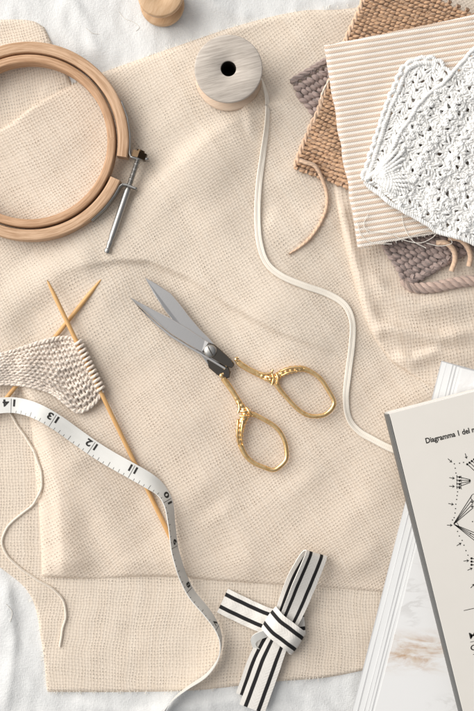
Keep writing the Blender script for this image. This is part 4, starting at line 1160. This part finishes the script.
mb.add(np.array(V), [np.array([[0, 1, 5, 4], [1, 2, 6, 5], [2, 3, 7, 6], [3, 0, 4, 7], [3, 2, 1, 0]])])
mb.build('page_block', M['paper'], bk, smooth=False)
mb = MB()
V = []
for h_ in (BK0, BK0 + 1.1):
    for (p_, q_) in ((-1.4, -0.4), (190, -2.4), (190, 420), (-1.4, 420)):
        pt_ = bpt(p_, q_); ww = W(pt_[0], pt_[1], BK1); V.append((ww[0], ww[1], h_ * S))
mb.add(np.array(V), [np.array([[0, 1, 5, 4], [1, 2, 6, 5], [2, 3, 7, 6], [3, 0, 4, 7], [3, 2, 1, 0], [4, 5, 6, 7]])])
mb.build('back_cover', M['page'], bk, smooth=False)
# printing
PH = BK1 + 0.18
mbl = MB(); mbs = MB()
def ptext(txt, x, y, size, width=None, off=0.0, target=mbl, rot=0.235):
    V, F = text_mesh(txt, size, off)
    sx = 1.0 if width is None else width / (V[:, 0].max() - V[:, 0].min())
    c_, s_ = math.cos(rot), math.sin(rot)
    vx = (V[:, 0] - V[:, 0].min()) * sx; vy = V[:, 1]
    target.add(W(x + vx * c_ - vy * s_, y - (vx * s_ + vy * c_), PH), F)
def pline(x0, y0, x1, y1, w=0.3):
    d_ = np.array([x1 - x0, y1 - y0]); L_ = np.linalg.norm(d_); d_ /= L_; n_ = np.array([-d_[1], d_[0]]) * w
    V = [(x0 + n_[0], y0 + n_[1]), (x1 + n_[0], y1 + n_[1]), (x1 - n_[0], y1 - n_[1]), (x0 - n_[0], y0 - n_[1])]
    V = np.array(V); mbs.add(W(V[:, 0], V[:, 1], PH), [np.array([[0, 1, 2, 3]])])
def pdot(x, y, r=0.62, n=10):
    a = np.arange(n) / n * 2 * PI; mbs.add(W(x + r * np.cos(a), y + r * np.sin(a), PH), [np.arange(n)[None]])
def parrow(x, y, deg, L=5.4):
    a = math.radians(deg); d_ = np.array([math.cos(a), math.sin(a)]); n_ = np.array([-d_[1], d_[0]])
    p0 = np.array([x, y]) - d_ * L / 2; p1 = np.array([x, y]) + d_ * L / 2
    pline(*p0, *(p1 - d_ * 1.5), 0.32)
    V = np.array([p1 + d_ * 0.3, p1 - d_ * 2.4 + n_ * 1.7, p1 - d_ * 1.5, p1 - d_ * 2.4 - n_ * 1.7]); mbs.add(W(V[:, 0], V[:, 1], PH), [np.array([[0, 1, 2, 3]])])
ptext('Diagramma 1 del m', 426.3, 443.4, 7.6, 52, 0.2)
for x, y, a in ((450, 460.5, 42), (466, 456, 75), (452, 478, 8), (452, 486.3, 2), (451, 504, 12), (449.7, 525.2, 2), (459, 544.4, -32), (466.3, 560.8, -6), (470, 569.2, -24), (472.6, 586, -48)): parrow(x, y, a)
for x, y in ((454.4, 463.8), (459.6, 463.2), (463.6, 462.4), (455.3, 468.2), (456, 473), (457.6, 491.8), (457.2, 495.6), (456.7, 499.4), (455.9, 504.2), (455.6, 508.6), (455.1, 513), (454.2, 517.6), (452.6, 520), (457.6, 531.4), (459.4, 536), (462.2, 540.4), (464, 545.2), (466, 550.6), (468, 555.2), (472.6, 521.6), (470.5, 533.6)): pdot(x, y)
for y0 in (476.6, 480.2, 483.8, 487.4): pline(457, y0, 470.4, 481.0 + (y0 - 482) * 0.25, 0.34); pdot(459.6, y0 + 0.5, 1.15); pline(456.8, y0 - 1.5, 457.2, y0 + 1.5, 0.35); pline(460.8, y0 - 0.9, 461.6, y0 + 2.0, 0.3)
pdot(469.8, 480.8, 1.1)
for k in range(4): pline(453.7 + 0.2 * k, 523.8, 472 + 0.4 * k, 495.2 + 4.2 * k, 0.34)
for k in range(4): pline(454, 524.2, 478, 534.2 + 3.0 * k, 0.34)
for a in range(8): pline(455.4 + 3.4 * math.sin(a * .22), 520.6 + a * 0.9, 455.4 + 3.4 * math.sin((a + 1) * .22), 521.5 + a * 0.9, 0.25)
for k in range(4): pline(466.8 + 2.2 * k, 463.6 - 1.7 * k, 480, 476 - 4 * k, 0.34); pdot(467.3 + 2.3 * k, 464.3 - 1.6 * k, 1.15)
for k in range(3): pline(471, 558 + 3.4 * k, 482, 561 + 2 * k, 0.34); pdot(471.6, 558.4 + 3.2 * k, 1.15)
for a in range(16): t0, t1 = a / 16 * 2 * PI, (a + 1) / 16 * 2 * PI; pline(474.5 + 3.6 * math.cos(t0), 497.5 + 3.6 * math.sin(t0), 474.5 + 3.6 * math.cos(t1), 497.5 + 3.6 * math.sin(t1), 0.25)
parrow(473, 502, 170, 4); parrow(473, 506.6, 175, 4)
pline(463.8, 610.6, 486, 605.6, 0.28)
mbm = MB()
ptext('M', 470.3, 639, 9.0, 7.0, 0.03, mbm)
pline(470.3, 642.2, 486, 638.6, 0.22)
ptext('C', 471.3, 651, 8.0, 6.4, 0.1, mbm)
pline(473, 654.6, 486, 651.5, 0.22)
mbl.build('heading', M['ink'], bk, smooth=False); mbm.build('lettering', M['ink'], bk, smooth=False); mbs.build('diagram', M['ink'], bk, smooth=False)

# a few stray fibres on the linen
mb = MB()
for pts in ([(119, 12), (124, 18), (133, 22), (139, 27), (136, 31)], [(86, 28), (92, 33), (99, 34)], [(6, 604), (12, 612), (10, 622)]):
    C = catmull(np.array(pts, float), 30); tube(mb, W(C[:, 0], C[:, 1], h_linen(C[:, 0], C[:, 1]) + 0.4), 0.22 * S, 4)
tag(mb.build('stray_fibre', M['thread']), 'thin stray thread fibres lying on the white linen at the edges', 'thread', kind='stuff')

# ------------------------------------------------------------------ camera, light, render
cam = bpy.data.cameras.new('camera'); co = bpy.data.objects.new('camera', cam); COL.objects.link(co)
co.location = (0, 0, CAMH * S); cam.sensor_fit = 'VERTICAL'; cam.sensor_height = 24.0; cam.lens = 24.0 * CAMH / 711.0
cam.clip_start = 0.01; cam.clip_end = 50
scene.camera = co
w = bpy.data.worlds.new('World'); scene.world = w; w.use_nodes = True
E.nt = w.node_tree
tc_ = E.nt.nodes.new('ShaderNodeTexCoord'); sp_ = E.nt.nodes.new('ShaderNodeSeparateXYZ'); E.nt.links.new(tc_.outputs['Generated'], sp_.inputs[0])
g_ = (E(sp_.outputs[0]) * -0.8 + E(sp_.outputs[1]) * 0.45).step(-1.0, 1.0)
bg_ = E.nt.nodes['Background']; E.nt.links.new(mixc(g_, (0.73, 0.755, 0.80), (1.0, 0.985, 0.965)), bg_.inputs[0])
E.nt.links.new((g_ * 0.68 + 0.19).s, bg_.inputs[1])
def area(name, loc, size, power, col):
    l = bpy.data.lights.new(name, 'AREA'); l.shape = 'RECTANGLE'; l.size, l.size_y = size; l.energy = power; l.color = col
    o = bpy.data.objects.new(name, l); COL.objects.link(o); o.location = loc
    o.rotation_euler = (-Vector(loc)).to_track_quat('-Z', 'Y').to_euler(); return o
area('window_light', (-1.15, 0.55, 0.95), (1.6, 1.6), 35, (1.0, 0.965, 0.915))
scene.view_settings.view_transform = 'Standard'; scene.view_settings.look = 'None'
scene.view_settings.exposure = 0.12; scene.view_settings.gamma = 1
scene.cycles.use_denoising = True
scene.cycles.transparent_max_bounces = 24
